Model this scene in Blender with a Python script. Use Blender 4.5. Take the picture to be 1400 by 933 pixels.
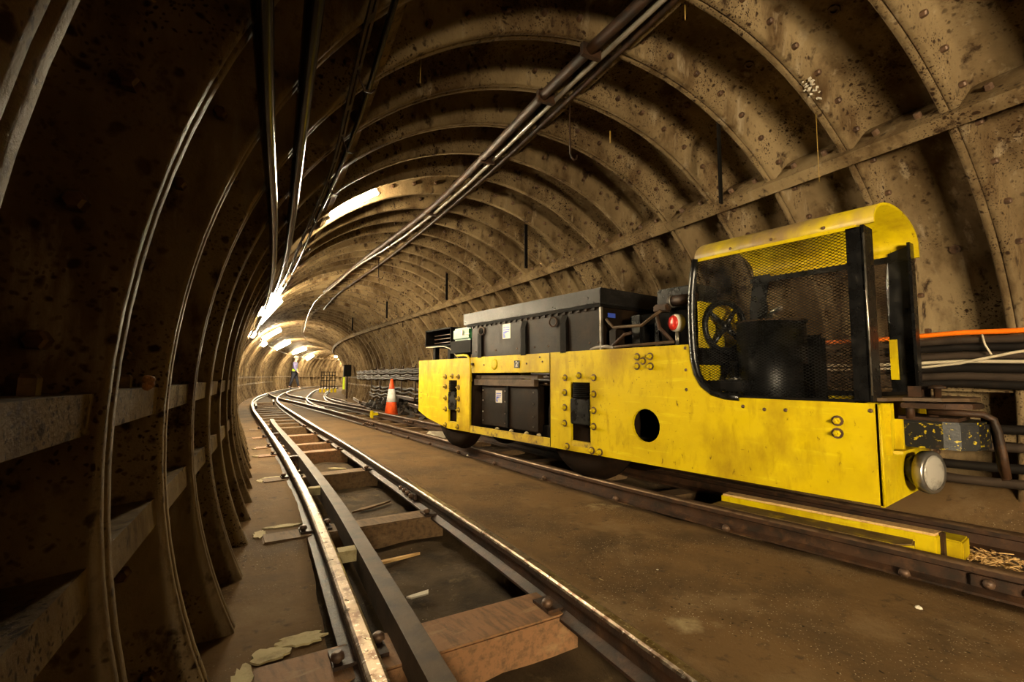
import bpy, bmesh, math, random
from mathutils import Vector, Matrix, noise
D = bpy.data
for o in list(D.objects): D.objects.remove(o)
SC = bpy.context.scene
COL = SC.collection
rnd = random.Random(7)
rad = math.radians

# ------------------------------------------------------------------ camera, world, exposure
H = 0.68
PITCH = math.atan(47.5/640.0)
YAW = math.atan(485/640.0*math.cos(PITCH))
cam = D.objects.new('camera', D.cameras.new('camera')); COL.objects.link(cam)
cam.data.sensor_width = 36.0; cam.data.lens = 640/1400*36.0
cam.data.clip_start = 0.02; cam.data.clip_end = 200
cam.location = (0, 0, H); cam.rotation_euler = (math.pi/2+PITCH, 0, -YAW)
SC.camera = cam
w = D.worlds.new('tunnel_dark'); SC.world = w; w.use_nodes = True
w.node_tree.nodes['Background'].inputs[0].default_value = (0.02, 0.016, 0.01, 1)
w.node_tree.nodes['Background'].inputs[1].default_value = 0.02
SC.view_settings.view_transform = 'Standard'; SC.view_settings.look = 'None'
SC.view_settings.gamma = 1.0; SC.view_settings.use_curve_mapping = False
SC.view_settings.exposure = 3.55
LAMP_POWER = 75.0           # every fluorescent tube of the tunnel, and the added ones behind the camera
LAMP_COLOUR = (1.0, 0.82, 0.53)

# ------------------------------------------------------------------ tunnel axis: s along, l across, z up
XC, ZC, RT, RS, PITCHR, S0 = 1.491, .568, 1.68, 1.84, .41, .62
SN = [-8, 2.2, 4.5, 7, 10, 13, 16, 19, 23, 27, 30, 34, 38, 44]
AN = [.177, .177, .12, .10, .10, .13, .2, .25, .29, .34, .46, .85, 1.2, 1.5]
def lerp(x, xs, ys):
    if x <= xs[0]: return ys[0]
    for i in range(1, len(xs)):
        if x <= xs[i]:
            t = (x-xs[i-1])/(xs[i]-xs[i-1]); return ys[i-1]+(ys[i]-ys[i-1])*t
    return ys[-1]
DS = .02
ORD = ['first', 'second', 'third', 'fourth', 'fifth', 'sixth', 'seventh', 'eighth', 'ninth', 'tenth', 'eleventh', 'twelfth', 'thirteenth', 'fourteenth', 'fifteenth', 'sixteenth']
_N = int(52/DS); _i0 = int(8/DS)
_ax = [0.0]*_N; _ay = [0.0]*_N; _aa = [lerp(-8+i*DS, SN, AN) for i in range(_N)]
for i in range(1, _N):
    _ax[i] = _ax[i-1]+math.sin(_aa[i])*DS; _ay[i] = _ay[i-1]+math.cos(_aa[i])*DS
_ox, _oy = XC-_ax[_i0], -_ay[_i0]
def axis(s):
    f = min(max((s+8)/DS, 0), _N-1.001); i = int(f); t = f-i
    return _ax[i]*(1-t)+_ax[i+1]*t+_ox, _ay[i]*(1-t)+_ay[i+1]*t+_oy, _aa[i]*(1-t)+_aa[i+1]*t
def W(s, l, z):
    x, y, a = axis(s); return Vector((x+math.cos(a)*l, y-math.sin(a)*l, z))
def CY(s, th, r):
    t = rad(th); return W(s, r*math.cos(t), ZC+r*math.sin(t))
def inv(P):
    best = min(range(0, _N, 5), key=lambda i: (_ax[i]+_ox-P[0])**2+(_ay[i]+_oy-P[1])**2)
    s = -8+best*DS; x, y, a = axis(s)
    return s, (P[0]-x)*math.cos(a)-(P[1]-y)*math.sin(a)
def l_left(s):  return lerp(s, [.0, .9, 2, 3.66, 5.58, 9.66, 14.5, 40], [-1.225, -1.233, -1.25, -1.293, -1.308, -1.295, -1.267, -1.267])
def l_right(s): return lerp(s, [0, .5, 1.44, 2.24, 3.42, 7, 10.4, 15.6, 40], [-.585, -.587, -.598, -.641, -.689, -.72, -.675, -.66, -.66])
def l_sid(s):   return lerp(s, [-.2, .42, .82, 1.2, 1.6, 2.4, 3.28, 4.18, 5.44, 6.64, 9.96, 12, 14, 16.3, 21, 40],
                            [.985, .857, .765, .675, .588, .46, .366, .308, .232, .16, .022, -.11, -.292, -.66, -1.267, -1.267])

# ------------------------------------------------------------------ materials
def material(name): 
    m = D.materials.new(name); m.use_nodes = True
    return m, m.node_tree, m.node_tree.nodes['Principled BSDF']
def nz(nt, pos, scale, detail=5, rough=.6, stretch=(1, 1, 1)):
    mp = nt.nodes.new('ShaderNodeMapping'); mp.inputs['Scale'].default_value = stretch
    nt.links.new(pos, mp.inputs[0])
    n = nt.nodes.new('ShaderNodeTexNoise'); n.inputs['Scale'].default_value = scale
    n.inputs['Detail'].default_value = detail; n.inputs['Roughness'].default_value = rough
    nt.links.new(mp.outputs[0], n.inputs['Vector']); return n.outputs[0]
def ramp(nt, fac, p0, p1, v0=0.0, v1=1.0):
    r = nt.nodes.new('ShaderNodeMapRange'); r.inputs[1].default_value = p0; r.inputs[2].default_value = p1
    r.inputs[3].default_value = v0; r.inputs[4].default_value = v1; r.clamp = True
    nt.links.new(fac, r.inputs[0]); return r.outputs[0]
def mix(nt, fac, a, b):
    m = nt.nodes.new('ShaderNodeMix'); m.data_type = 'RGBA'
    if hasattr(fac, 'links'): nt.links.new(fac, m.inputs[0])
    else: m.inputs[0].default_value = fac
    for k, v in ((6, a), (7, b)):
        if isinstance(v, tuple): m.inputs[k].default_value = v+(1,)
        else: nt.links.new(v, m.inputs[k])
    return m.outputs[2]
def mul(nt, a, b):
    m = nt.nodes.new('ShaderNodeMath'); m.operation = 'MULTIPLY'
    nt.links.new(a, m.inputs[0])
    if hasattr(b, 'links'): nt.links.new(b, m.inputs[1])
    else: m.inputs[1].default_value = b
    return m.outputs[0]
def worn(name, base, layers=(), rough=.6, metal=0.0, bump=0.0, bscale=40, spec=.4, rough_var=0.0, spots=None):
    """base colour overlaid with noise layers: (colour, scale, low, high, stretch)"""
    m, nt, b = material(name)
    g = nt.nodes.new('ShaderNodeNewGeometry').outputs['Position']
    col = base
    for (c, sc, p0, p1, st) in layers:
        f = ramp(nt, nz(nt, g, sc, 6, .62, st), p0, p1); col = mix(nt, f, col, c)
    if spots:
        for (c, sc, r0, r1, g0, g1) in spots:
            v = nt.nodes.new('ShaderNodeTexVoronoi'); v.inputs['Scale'].default_value = sc
            d = nt.nodes.new('ShaderNodeVectorMath'); d.operation = 'MULTIPLY_ADD'
            nn = nt.nodes.new('ShaderNodeTexNoise'); nn.inputs['Scale'].default_value = 30
            nt.links.new(g, nn.inputs['Vector']); nt.links.new(nn.outputs['Color'], d.inputs[0]); d.inputs[1].default_value = (.03, .03, .03)
            nt.links.new(g, d.inputs[2]); nt.links.new(d.outputs[0], v.inputs['Vector'])
            f = ramp(nt, v.outputs['Distance'], r0, r1, 1, 0)
            f = mul(nt, f, ramp(nt, nz(nt, g, 2.3, 4), g0, g1)); col = mix(nt, f, col, c)
    if isinstance(col, tuple): b.inputs['Base Color'].default_value = col+(1,)
    else: nt.links.new(col, b.inputs['Base Color'])
    b.inputs['Roughness'].default_value = rough; b.inputs['Metallic'].default_value = metal
    b.inputs['Specular IOR Level'].default_value = spec
    if rough_var:
        nt.links.new(ramp(nt, nz(nt, g, 14, 6), .3, .7, rough-rough_var, rough+rough_var), b.inputs['Roughness'])
    if bump:
        bp = nt.nodes.new('ShaderNodeBump'); bp.inputs['Strength'].default_value = bump; bp.inputs['Distance'].default_value = .01
        nt.links.new(nz(nt, g, bscale, 8, .7), bp.inputs['Height']); nt.links.new(bp.outputs[0], b.inputs['Normal'])
    return m
I1 = (1, 1, 1)
def lining_mat(name, base):
    return worn(name, base,
        [((0.074, 0.047, 0.021), 1.6, .42, .66, (1, 1, .5)), ((0.051, 0.028, 0.011), 5.5, .50, .68, (1, 1, .45)),
         ((0.023, 0.012, 0.006), 13, .58, .69, (1, 1, .6)), ((0.203, 0.156, 0.098), 9, .58, .72, (1.5, 1.5, .35))],
        rough=.6, bump=.6, bscale=48, spec=.07, rough_var=.12,
        spots=[((0.019, 0.009, 0.004), 21, .13, .24, .40, .52), ((0.020, 0.009, 0.004), 48, .15, .30, .44, .56), ((0.023, 0.011, 0.005), 95, .2, .34, .47, .60)])
M = {}
M['lining'] = lining_mat('tan_painted_cast_iron', (.178, .127, .066))
M['concrete'] = worn('brown_dusty_concrete', (.108, .064, .027),
    [((.058, .036, .018), 2.2, .45, .68, I1), ((.15, .10, .05), 3.1, .55, .75, (1, 1, 1)), ((.05, .032, .018), 18, .58, .72, I1), ((.30, .235, .13), 1.7, .66, .76, (1, 1, 1))],
    rough=.85, bump=.5, bscale=30, spec=.05, spots=[((.26, .21, .14), 38, .06, .12, .44, .56), ((.32, .26, .18), 95, .09, .17, .44, .56), ((.02, .012, .006), 27, .07, .14, .44, .56)])
M['dirt'] = worn('dark_pit_dirt', (.06, .038, .018), [((.025, .016, .008), 6, .4, .65, I1), ((.12, .082, .038), 9, .6, .75, I1)],
    rough=.9, bump=.8, bscale=45, spec=.15, spots=[((.4, .34, .24), 55, .06, .13, .5, .62)])
M['rust'] = worn('rusty_steel', (.036, .016, .007), [((.014, .0075, .004), 12, .42, .62, I1), ((.07, .032, .013), 20, .55, .72, I1)], rough=.55, metal=.1, bump=.3, bscale=90, spec=.25)
M['railtop'] = worn('worn_rail_steel', (.22, .17, .12), [((.07, .036, .016), 22, .46, .62, I1), ((.5, .45, .38), 70, .58, .66, I1)], rough=.34, metal=.85, bump=.1, bscale=120, rough_var=.1)
M['railtop_dull'] = worn('dull_rail_steel', (.11, .065, .034), [((.05, .026, .012), 18, .48, .64, I1)], rough=.45, metal=.6, bump=.1, bscale=120, rough_var=.1)
M['timber'] = worn('reddish_sleeper_timber', (.19, .095, .042), [((.09, .05, .024), 9, .45, .7, (6, 1.2, 6)), ((.25, .155, .075), 5, .58, .75, (1, 4, 3))], rough=.75, bump=.4, bscale=60, spec=.2)
M['timber_dark'] = worn('dirty_sleeper_timber', (.12, .07, .032), [((.06, .036, .018), 9, .45, .7, (6, 1.2, 6)), ((.19, .125, .065), 5, .58, .75, (1, 4, 3))], rough=.8, bump=.4, bscale=60, spec=.2)
M['mortar'] = worn('pale_mortar', (.34, .28, .15), [((.17, .13, .06), 14, .5, .7, I1)], rough=.85, bump=.5, bscale=50, spec=.2)
M['yellow'] = worn('scuffed_yellow_paint', (.45, .335, .001),
    [((.37, .265, .001), 2.6, .45, .7, I1), ((.52, .42, .008), 11, .58, .72, (1, .25, 2.5)), ((.25, .16, .003), 3.4, .50, .70, (1, 1, .6)), ((.31, .215, .002), 12, .54, .70, (1, 1.5, .5)), ((.10, .055, .006), 30, .635, .72, (1, 1.3, .6)), ((.12, .07, .004), 40, .66, .72, (1, .25, 2))],
    rough=.5, bump=.08, bscale=60, spec=.16, rough_var=.1, spots=[((.05, .025, .005), 30, .05, .12, .50, .60)])
M['yellow_dirty'] = worn('grimy_yellow_paint', (.38, .27, .002), [((.18, .10, .012), 9, .42, .66, I1), ((.06, .035, .012), 20, .55, .7, I1)], rough=.55, bump=.15, bscale=60)
M['yellow_dust'] = worn('dust_covered_yellow_roof', (.44, .33, .002), [((.22, .145, .06), 1.7, .40, .56, (.6, 1.3, .6)), ((.16, .09, .02), 22, .62, .72, I1)], rough=.5, bump=.1, bscale=60)
M['black'] = worn('glossy_black_paint', (.003, .0028, .0028), [((.010, .008, .006), 14, .55, .72, I1)], rough=.3, spec=.5, bump=.15, bscale=50, rough_var=.12)
M['black_matt'] = worn('sooty_black', (.003, .0025, .002), [((.008, .0055, .0035), 10, .5, .7, I1)], rough=.7, bump=.15, bscale=60, spec=.06)
M['brownbox'] = worn('brown_black_battery_case', (.0065, .0038, .0022), [((.017, .009, .004), 6, .45, .7, I1), ((.005, .003, .002), 16, .5, .7, I1)], rough=.5, bump=.15, bscale=70, spec=.1, rough_var=.12)
M['lid'] = worn('black_lid_sheet', (.006, .0055, .0055), [((.022, .020, .018), 7, .5, .75, (1, 1, 3)), ((.012, .01, .01), 20, .5, .7, I1)], rough=.38, metal=.0, spec=.16, bump=.2, bscale=40, rough_var=.12)
M['bumper'] = worn('black_buffer_chipped_to_yellow', (.006, .0055, .0055), [((.35, .26, .004), 55, .59, .63, (1, .7, 1)), ((.06, .033, .012), 17, .60, .7, I1)], rough=.45, bump=.2, bscale=60)
M['deck'] = worn('dusty_brown_deck_plate', (.062, .036, .017), [((.026, .015, .007), 9, .45, .68, I1)], rough=.6, metal=0, spec=.2, bump=.2, bscale=60)
M['steel'] = worn('bright_worn_steel', (.35, .32, .28), [((.16, .14, .11), 18, .5, .7, I1)], rough=.3, metal=.9)
M['lens'] = worn('frosted_headlight_lens', (.26, .235, .20), [((.09, .08, .065), 14, .5, .7, I1)], rough=.18, spec=.6)
M['cable'] = worn('black_cable_sheath', (.007, .005, .004), [((.018, .012, .008), 8, .5, .7, I1)], rough=.5, spec=.4)
M['cable_dusty'] = worn('dusty_grey_brown_cable', (.04, .026, .017), [((.014, .009, .006), 8, .48, .7, I1)], rough=.6, spec=.35)
M['pipe'] = worn('black_glossy_conduit', (.006, .005, .004), [((.015, .01, .006), 10, .5, .7, I1)], rough=.16, spec=.14)
M['shiny_cable'] = worn('smooth_grey_cable', (.2, .175, .145), [((.09, .07, .05), 7, .5, .7, I1)], rough=.25, spec=.6)
M['orange'] = worn('orange_cable_sheath', (.85, .17, .006), rough=.4)
M['white'] = worn('off_white_plastic', (.45, .41, .34), [((.28, .23, .15), 8, .5, .7, I1)], rough=.5)
M['offwhite_cable'] = worn('cream_cable', (.5, .42, .3), rough=.5)
M['cone_orange'] = worn('orange_red_cone_plastic', (.75, .09, .012), [((.5, .05, .01), 8, .5, .7, I1)], rough=.5)
M['reflect'] = worn('white_reflective_sleeve', (.78, .76, .72), [((.55, .5, .42), 9, .5, .7, I1)], rough=.35)
M['green'] = worn('green_painted_box', (.004, .075, .02), [((.02, .11, .04), 9, .58, .72, I1)], rough=.4)
M['red'] = worn('red_signal_lens', (.42, .02, .012), rough=.3)
M['lime'] = worn('lime_yellow_strap', (.6, .75, .02), rough=.5)
M['hivis'] = worn('lime_high_visibility_cloth', (.5, .85, .05), rough=.7)
M['navy'] = worn('dark_navy_cloth', (.012, .013, .022), rough=.85)
M['purple'] = worn('blue_grey_jacket_cloth', (.11, .10, .20), rough=.85)
M['skin'] = worn('skin', (.45, .27, .19), rough=.55)
M['hair'] = worn('dark_brown_hair', (.03, .02, .012), rough=.7)
M['print_blue'] = worn('blue_print', (.03, .06, .35), rough=.5)
M['splinter'] = worn('pale_split_wood', (.50, .31, .12), [((.3, .17, .06), 14, .5, .7, (1, 5, 5))], rough=.75)
M['rubble'] = worn('black_rubble', (.014, .010, .007), [((.05, .032, .019), 12, .5, .7, I1)], rough=.7, bump=.4, bscale=60)
M['lump'] = worn('orange_brown_rust_growth', (.32, .12, .02), [((.12, .05, .015), 24, .45, .65, I1)], rough=.8, bump=.8, bscale=50)
M['straw'] = worn('yellow_mineral_drip', (.22, .13, .02), rough=.6)
M['bolt'] = worn('brown_bolt_iron', (.10, .055, .03), [((.04, .022, .014), 30, .45, .65, I1)], rough=.55, metal=.3)
M['black_smooth'] = worn('smooth_black_enamel', (.003, .003, .003), rough=.4, spec=.22)
M['wheel'] = worn('dark_wheel_iron', (.008, .0045, .0025), [((.014, .007, .0035), 12, .5, .7, I1)], rough=.85, spec=.04)
M['plank_top'] = worn('dirt_covered_yellow_plank', (.13, .08, .025), [((.30, .21, .01), 7, .56, .66, I1), ((.06, .036, .016), 11, .5, .7, I1)], rough=.7, bump=.3, bscale=50, spec=.15)
def emit(name, c, s):
    m, nt, b = material(name); b.inputs['Base Color'].default_value = (.8, .8, .8, 1)
    b.inputs['Emission Color'].default_value = c+(1,); b.inputs['Emission Strength'].default_value = s; return m
M['tube'] = emit('lit_fluorescent_tube', LAMP_COLOUR, LAMP_POWER)

# ------------------------------------------------------------------ mesh builder
class MB:
    def __init__(s): s.v = []; s.f = []; s.m = []; s.sm = []
    def add(s, vs, fs, mi=0, smooth=False):
        o = len(s.v); s.v += [Vector(p) for p in vs]
        for f in fs: s.f.append([i+o for i in f]); s.m.append(mi); s.sm.append(smooth)
    def box(s, a, b, mi=0):
        (x0, y0, z0), (x1, y1, z1) = a, b
        s.add([(x0, y0, z0), (x1, y0, z0), (x1, y1, z0), (x0, y1, z0), (x0, y0, z1), (x1, y0, z1), (x1, y1, z1), (x0, y1, z1)],
              [(3, 2, 1, 0), (4, 5, 6, 7), (0, 1, 5, 4), (1, 2, 6, 5), (2, 3, 7, 6), (3, 0, 4, 7)], mi); return s
    def obox(s, c, ax, half, mi=0):
        c = Vector(c); vs = []
        for k in (-1, 1):
            for (i, j) in ((-1, -1), (1, -1), (1, 1), (-1, 1)):
                vs.append(c+Vector(ax[0])*half[0]*i+Vector(ax[1])*half[1]*j+Vector(ax[2])*half[2]*k)
        s.add(vs, [(3, 2, 1, 0), (4, 5, 6, 7), (0, 1, 5, 4), (1, 2, 6, 5), (2, 3, 7, 6), (3, 0, 4, 7)], mi); return s
    def prism(s, poly, off, mi=0, smooth=False):
        """poly: 3D points of one face, off: extrusion vector"""
        n = len(poly); off = Vector(off); P = [Vector(p) for p in poly]
        s.add(P+[p+off for p in P], [tuple(range(n-1, -1, -1)), tuple(range(n, 2*n))], mi)
        s.add(P+[p+off for p in P], [(i, (i+1) % n, n+(i+1) % n, n+i) for i in range(n)], mi, smooth); return s
    def tube(s, path, r, n=8, mi=0, caps=True, smooth=True):
        P = [Vector(p) for p in path]; rings = []; up = None
        for i, p in enumerate(P):
            d = (P[min(i+1, len(P)-1)]-P[max(i-1, 0)]).normalized()
            if up is None: up = Vector((0, 0, 1)) if abs(d.z) < .9 else Vector((1, 0, 0))
            a = d.cross(up); 
            if a.length < 1e-4: a = d.cross(Vector((0, 1, 0)))
            a.normalize(); b = a.cross(d).normalized(); up = b
            rr = r[i] if isinstance(r, (list, tuple)) else r
            rings.append([p+(a*math.cos(t)+b*math.sin(t))*rr for t in (2*math.pi*k/n for k in range(n))])
        vs = [q for rg in rings for q in rg]; fs = []
        for i in range(len(P)-1):
            for k in range(n): fs.append((i*n+k, i*n+(k+1) % n, (i+1)*n+(k+1) % n, (i+1)*n+k))
        s.add(vs, fs, mi, smooth)
        if caps:
            s.add(rings[0], [tuple(range(n-1, -1, -1))], mi); s.add(rings[-1], [tuple(range(n))], mi)
        return s
    def lathe(s, c, d, prof, n=20, mi=0, smooth=True):
        """prof: list of (distance along d, radius)"""
        d = Vector(d).normalized(); u = Vector((0, 0, 1)) if abs(d.z) < .9 else Vector((1, 0, 0))
        a = d.cross(u).normalized(); b = a.cross(d); c = Vector(c)
        vs = [c+d*h+(a*math.cos(2*math.pi*k/n)+b*math.sin(2*math.pi*k/n))*r for (h, r) in prof for k in range(n)]
        fs = [(i*n+k, i*n+(k+1) % n, (i+1)*n+(k+1) % n, (i+1)*n+k) for i in range(len(prof)-1) for k in range(n)]
        s.add(vs, fs, mi, smooth)
        if prof[0][1] > 1e-4: s.add(vs[:n], [tuple(range(n-1, -1, -1))], mi)
        if prof[-1][1] > 1e-4: s.add(vs[-n:], [tuple(range(n))], mi)
        return s
    def torus(s, c, nrm, R, r, n=28, k=8, mi=0):
        d = Vector(nrm).normalized(); u = Vector((0, 0, 1)) if abs(d.z) < .9 else Vector((1, 0, 0))
        a = d.cross(u).normalized(); b = a.cross(d); c = Vector(c); vs = []; fs = []
        for i in range(n):
            t = 2*math.pi*i/n; e = a*math.cos(t)+b*math.sin(t)
            for j in range(k):
                p = 2*math.pi*j/k; vs.append(c+e*(R+r*math.cos(p))+d*(r*math.sin(p)))
        for i in range(n):
            for j in range(k): fs.append((i*k+j, ((i+1) % n)*k+j, ((i+1) % n)*k+(j+1) % k, i*k+(j+1) % k))
        s.add(vs, fs, mi, True); return s
    def hexbolt(s, c, d, r, h, mi=0):
        s.lathe(c, d, [(0, r), (h*.8, r), (h, r*.75)], 6, mi, False); return s
    def sweep(s, path, prof, mats=None, side=None, caps=True, smooth=False):
        """prof: closed loop of (across, up); path: points, swept with level frames"""
        P = [Vector(p) for p in path]; n = len(prof); vs = []
        for i, p in enumerate(P):
            d = P[min(i+1, len(P)-1)]-P[max(i-1, 0)]; d.z = 0; d.normalize(); a = Vector((d.y, -d.x, 0))
            vs += [p+a*u+Vector((0, 0, v)) for (u, v) in prof]
        for k in range(n):
            fs = [(i*n+k, i*n+(k+1) % n, (i+1)*n+(k+1) % n, (i+1)*n+k) for i in range(len(P)-1)]
            s.add(vs, fs, mats[k] if mats else 0, smooth)
        if caps: s.add(vs[:n], [tuple(range(n))], 0); s.add(vs[-n:], [tuple(range(n-1, -1, -1))], 0)
        return s
    def mesh(s, name, mats, origin=Vector((0, 0, 0)), weld=True, bevel=0.0):
        me = D.meshes.new(name); origin = Vector(origin)
        me.from_pydata([tuple(p-origin) for p in s.v], [], s.f)
        for m in (mats if isinstance(mats, (list, tuple)) else [mats]): me.materials.append(m)
        me.polygons.foreach_set('material_index', s.m); me.polygons.foreach_set('use_smooth', s.sm)
        bm = bmesh.new(); bm.from_mesh(me)
        if weld: bmesh.ops.remove_doubles(bm, verts=bm.verts, dist=1e-5)
        if bevel:
            ed = [e for e in bm.edges if len(e.link_faces) == 2 and e.calc_face_angle(0) > .7]
            bmesh.ops.bevel(bm, geom=ed, offset=bevel, segments=2, affect='EDGES', clamp_overlap=True)
        bmesh.ops.recalc_face_normals(bm, faces=bm.faces)
        bm.to_mesh(me); bm.free(); me.update(); return me
ORI = {}
def put(name, mb, mats, parent=None, bevel=0.0, weld=True):
    """parts: vertices given in world coordinates, stored relative to the thing's origin"""
    if parent is not None: o0 = ORI[parent.name]
    else:
        xs = [p.x for p in mb.v]; ys = [p.y for p in mb.v]; zs = [p.z for p in mb.v]
        o0 = Vector(((min(xs)+max(xs))/2, (min(ys)+max(ys))/2, min(zs)))
    ob = D.objects.new(name, mb.mesh(name, mats, o0, weld, bevel)); COL.objects.link(ob)
    if parent is not None: ob.parent = parent
    else: ob.location = o0
    ORI[ob.name] = o0; return ob
def tag(o, label, cat, group=None, kind=None):
    o['label'] = label; o['category'] = cat
    if group: o['group'] = group
    if kind: o['kind'] = kind
    return o
def thing(name, loc, label, cat, group=None):
    o = D.objects.new(name, None); COL.objects.link(o); o.location = loc; o.empty_display_size = .1
    ORI[o.name] = Vector(loc); return tag(o, label, cat, group)
def structure(name, loc=(0, 0, 0)):
    o = D.objects.new(name, None); COL.objects.link(o); o.location = loc; o['kind'] = 'structure'; ORI[o.name] = Vector(loc); return o

# ------------------------------------------------------------------ tunnel lining: cast-iron rings of segments
def segment_mesh(name, t0, t1, bolts=True):
    mb = MB(); P = PITCHR
    prof = [(0, RS+.015), (0, RT+.006), (.007, RT), (.026, RT), (.033, RT+.008), (.046, RS-.022), (.07, RS-.004), (P/2, RS), (P-.07, RS-.004),
            (P-.046, RS-.022), (P-.033, RT+.008), (P-.026, RT), (P-.007, RT), (P, RT+.006), (P, RS+.015)]
    n = max(2, int(round((t1-t0)/2.6))); vs = []
    for i in range(n+1):
        t = rad(t0+(t1-t0)*i/n)
        for (y, r) in prof:
            vs.append((r*math.cos(t), y, r*math.sin(t)))
    k = len(prof)
    mb.add(vs, [(i*k+j, i*k+j+1, (i+1)*k+j+1, (i+1)*k+j) for i in range(n) for j in range(k-1)], 0, True)
    for (t, sg) in ((t0, 1), (t1, -1)):                     # longitudinal joint flanges at both ends
        a = rad(t); e = Vector((math.cos(a), 0, math.sin(a))); q = Vector((-math.sin(a), 0, math.cos(a)))*sg
        lip = .036 if t == 47.5 else -.012; hw = .017 if t == 47.5 else .014
        mb.obox(e*(RT-lip+RS)/2+q*hw+Vector((0, P/2, 0)), (e, q, Vector((0, 1, 0))), ((RS-RT+lip)/2, hw, P/2))
        if t1-t0 > 12:
            for y in (.12, .29): mb.hexbolt(e*(RT+.055)+q*hw*2+Vector((0, y, 0)), q, .016, .026, 1)
    if bolts and t1-t0 > 12:
        m = int((t1-t0-4)/5.4)
        for i in range(m):
            a = rad(t0+(t1-t0)*(i+.5)/m); e = Vector((math.cos(a), 0, math.sin(a)))
            mb.hexbolt(e*(RT+.075)+Vector((0, P-.036, 0)), (0, -1, 0), .0145, .026, 1)
        a = rad((t0+t1)/2); e = Vector((math.cos(a), 0, math.sin(a)))
        mb.lathe(e*(RS+.002)+Vector((0, P/2, 0)), -e, [(0, .024), (.012, .024), (.012, .014), (.004, .013)], 8, 1, False)   # grout plug
    return mb.mesh(name, [M['lining'], M['bolt']], weld=False)
far_left = None
wall_left = structure('wall_left'); wall_right = structure('wall_right'); ceiling = structure('ceiling')
segs = [(wall_right, -28, -6), (wall_right, -6, 2), (wall_right, 2, 47.5), (ceiling, 47.5, 90), (ceiling, 90, 133.3), (wall_left, 133.3, 178), (wall_left, 178, 186), (wall_left, 186, 208)]
seg_meshes = [segment_mesh('lining_segment', a, b) for (_, a, b) in segs]
far_left = segment_mesh('lining_segment', 178, 208)
def lining():
    for k in range(-14, 97):
        s = S0+k*PITCHR; x, y, a = axis(s); x2, y2, a2 = axis(s+PITCHR)
        ang = math.atan2(x2-x, y2-y); kappa = abs(a2-a)/PITCHR
        for (par, t0, t1), me in zip(segs, seg_meshes):
            if k > 60 and (par is wall_right or t0 == 186): continue
            if k > 60 and t0 == 178: me = far_left
            o = D.objects.new('lining_segment', me); COL.objects.link(o); o.parent = par
            o.location = (x, y, ZC); o.rotation_euler = (0, 0, -ang); o.scale = (1, 1+1.9*kappa, 1)
            # the joints are not quite level along the tunnel: far rings are turned a little
            o.rotation_mode = 'XYZ'
lining()

# ------------------------------------------------------------------ floor
def floor():
    mb = MB(); S = []; s = -1.2
    while s < 40: S.append(s); s += .07 if s < 3 else (.12 if s < 8 else .35)
    rows = []
    for s in S:
        lr = l_right(s); ls = max(l_sid(s), lr+.14) if s < 15.5 else lr+.14
        pit = lerp(s, [0, 7.6, 8.4], [-.2, -.195, -.115]); bed = lerp(s, [0, 8, 12], [-.15, -.15, -.11])
        sl = lerp(s, [0, 20], [-.085, -.09])
        pts = [(-1.8+i*(.495/7), sl, 0) for i in range(8)]
        le = -1.305; re = lr+.035
        pts += [(le+.004, pit-.02, 1)]+[(le+(re-le)*i/8, pit, 1) for i in range(1, 8)]+[(re-.004, pit, 1), (re, -.05, 0)]
        le = re; re = ls-.075
        pts += [(le+(re-le)*i/12, lerp(i/12, [0, .15, .7, 1], [-.05, -.066, -.075, -.092]), 0) for i in range(1, 13)]
        pts += [(ls-.06, bed, 1)]+[(ls-.06+i*(.74/7), bed, 1) for i in range(1, 8)]
        ed = max(ls+.70, -.2)
        pts += [(ed, -.1, 0)]+[(ed+(1.8-ed)*i/5, lerp(ed+(1.8-ed)*i/5, [1.30, 1.5, 1.7], [-.09, .02, .16]) if s < 6 else -.09, 0) for i in range(1, 6)]
        rows.append((s, pts))
    k = len(rows[0][1]); vs = []
    for s, pts in rows:
        for (l, z, t) in pts:
            p = W(s, l, z); q = p*1.0
            amp = .022 if t else .006
            e = noise.noise(Vector((q.x*5, q.y*5, 1.3)))*amp+noise.noise(Vector((q.x*17, q.y*17, 4.1)))*amp*.4
            jig = noise.noise(Vector((q.x*9, q.y*9, 9.7)))*.006
            vs.append(W(s, l+jig, z+e))
    for i in range(len(rows)-1):
        for j in range(k-1):
            t = 1 if (rows[i][1][j][2] or rows[i][1][j+1][2]) else 0
            mb.add([vs[i*k+j], vs[(i+1)*k+j], vs[(i+1)*k+j+1], vs[i*k+j+1]], [(3, 2, 1, 0)], t, True)
    me = mb.mesh('floor', [M['concrete'], M['dirt']])
    o = D.objects.new('floor', me); COL.objects.link(o); o['kind'] = 'structure'; ORI['floor'] = Vector((0, 0, 0)); return o
FLOOR = floor()
def patch(s, l, ws, wl, th=.006, z=-.088, seed=0, name='mortar_patch', m='mortar', ang=0):
    r = random.Random(seed); n = 26; poly = []
    for i in range(n):
        t = 2*math.pi*i/n; k = r.uniform(.72, 1.12)
        u, v = math.cos(t)*ws*k, math.sin(t)*wl*k
        poly.append(W(s+u*math.cos(ang)-v*math.sin(ang), l+u*math.sin(ang)+v*math.cos(ang), z))
    put(name, MB().prism(poly, (0, 0, th)), M[m], FLOOR)
for i, a in enumerate([(1.28, -1.37, .035, .07), (1.235, -1.45, .04, .05), (1.10, -1.515, .12, .028), (2.45, -1.40, .025, .09), (2.36, -1.50, .07, .03), (3.80, -1.41, .03, .09), (3.72, -1.50, .06, .025),
                       (4.95, -1.45, .03, .08), (5.5, -1.45, .03, .07), (1.19, -.40, .12, .035)]):
    patch(a[0], a[1], a[2], a[3], seed=i+3, z=-.086 if a[1] < -1 else -.074)

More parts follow.
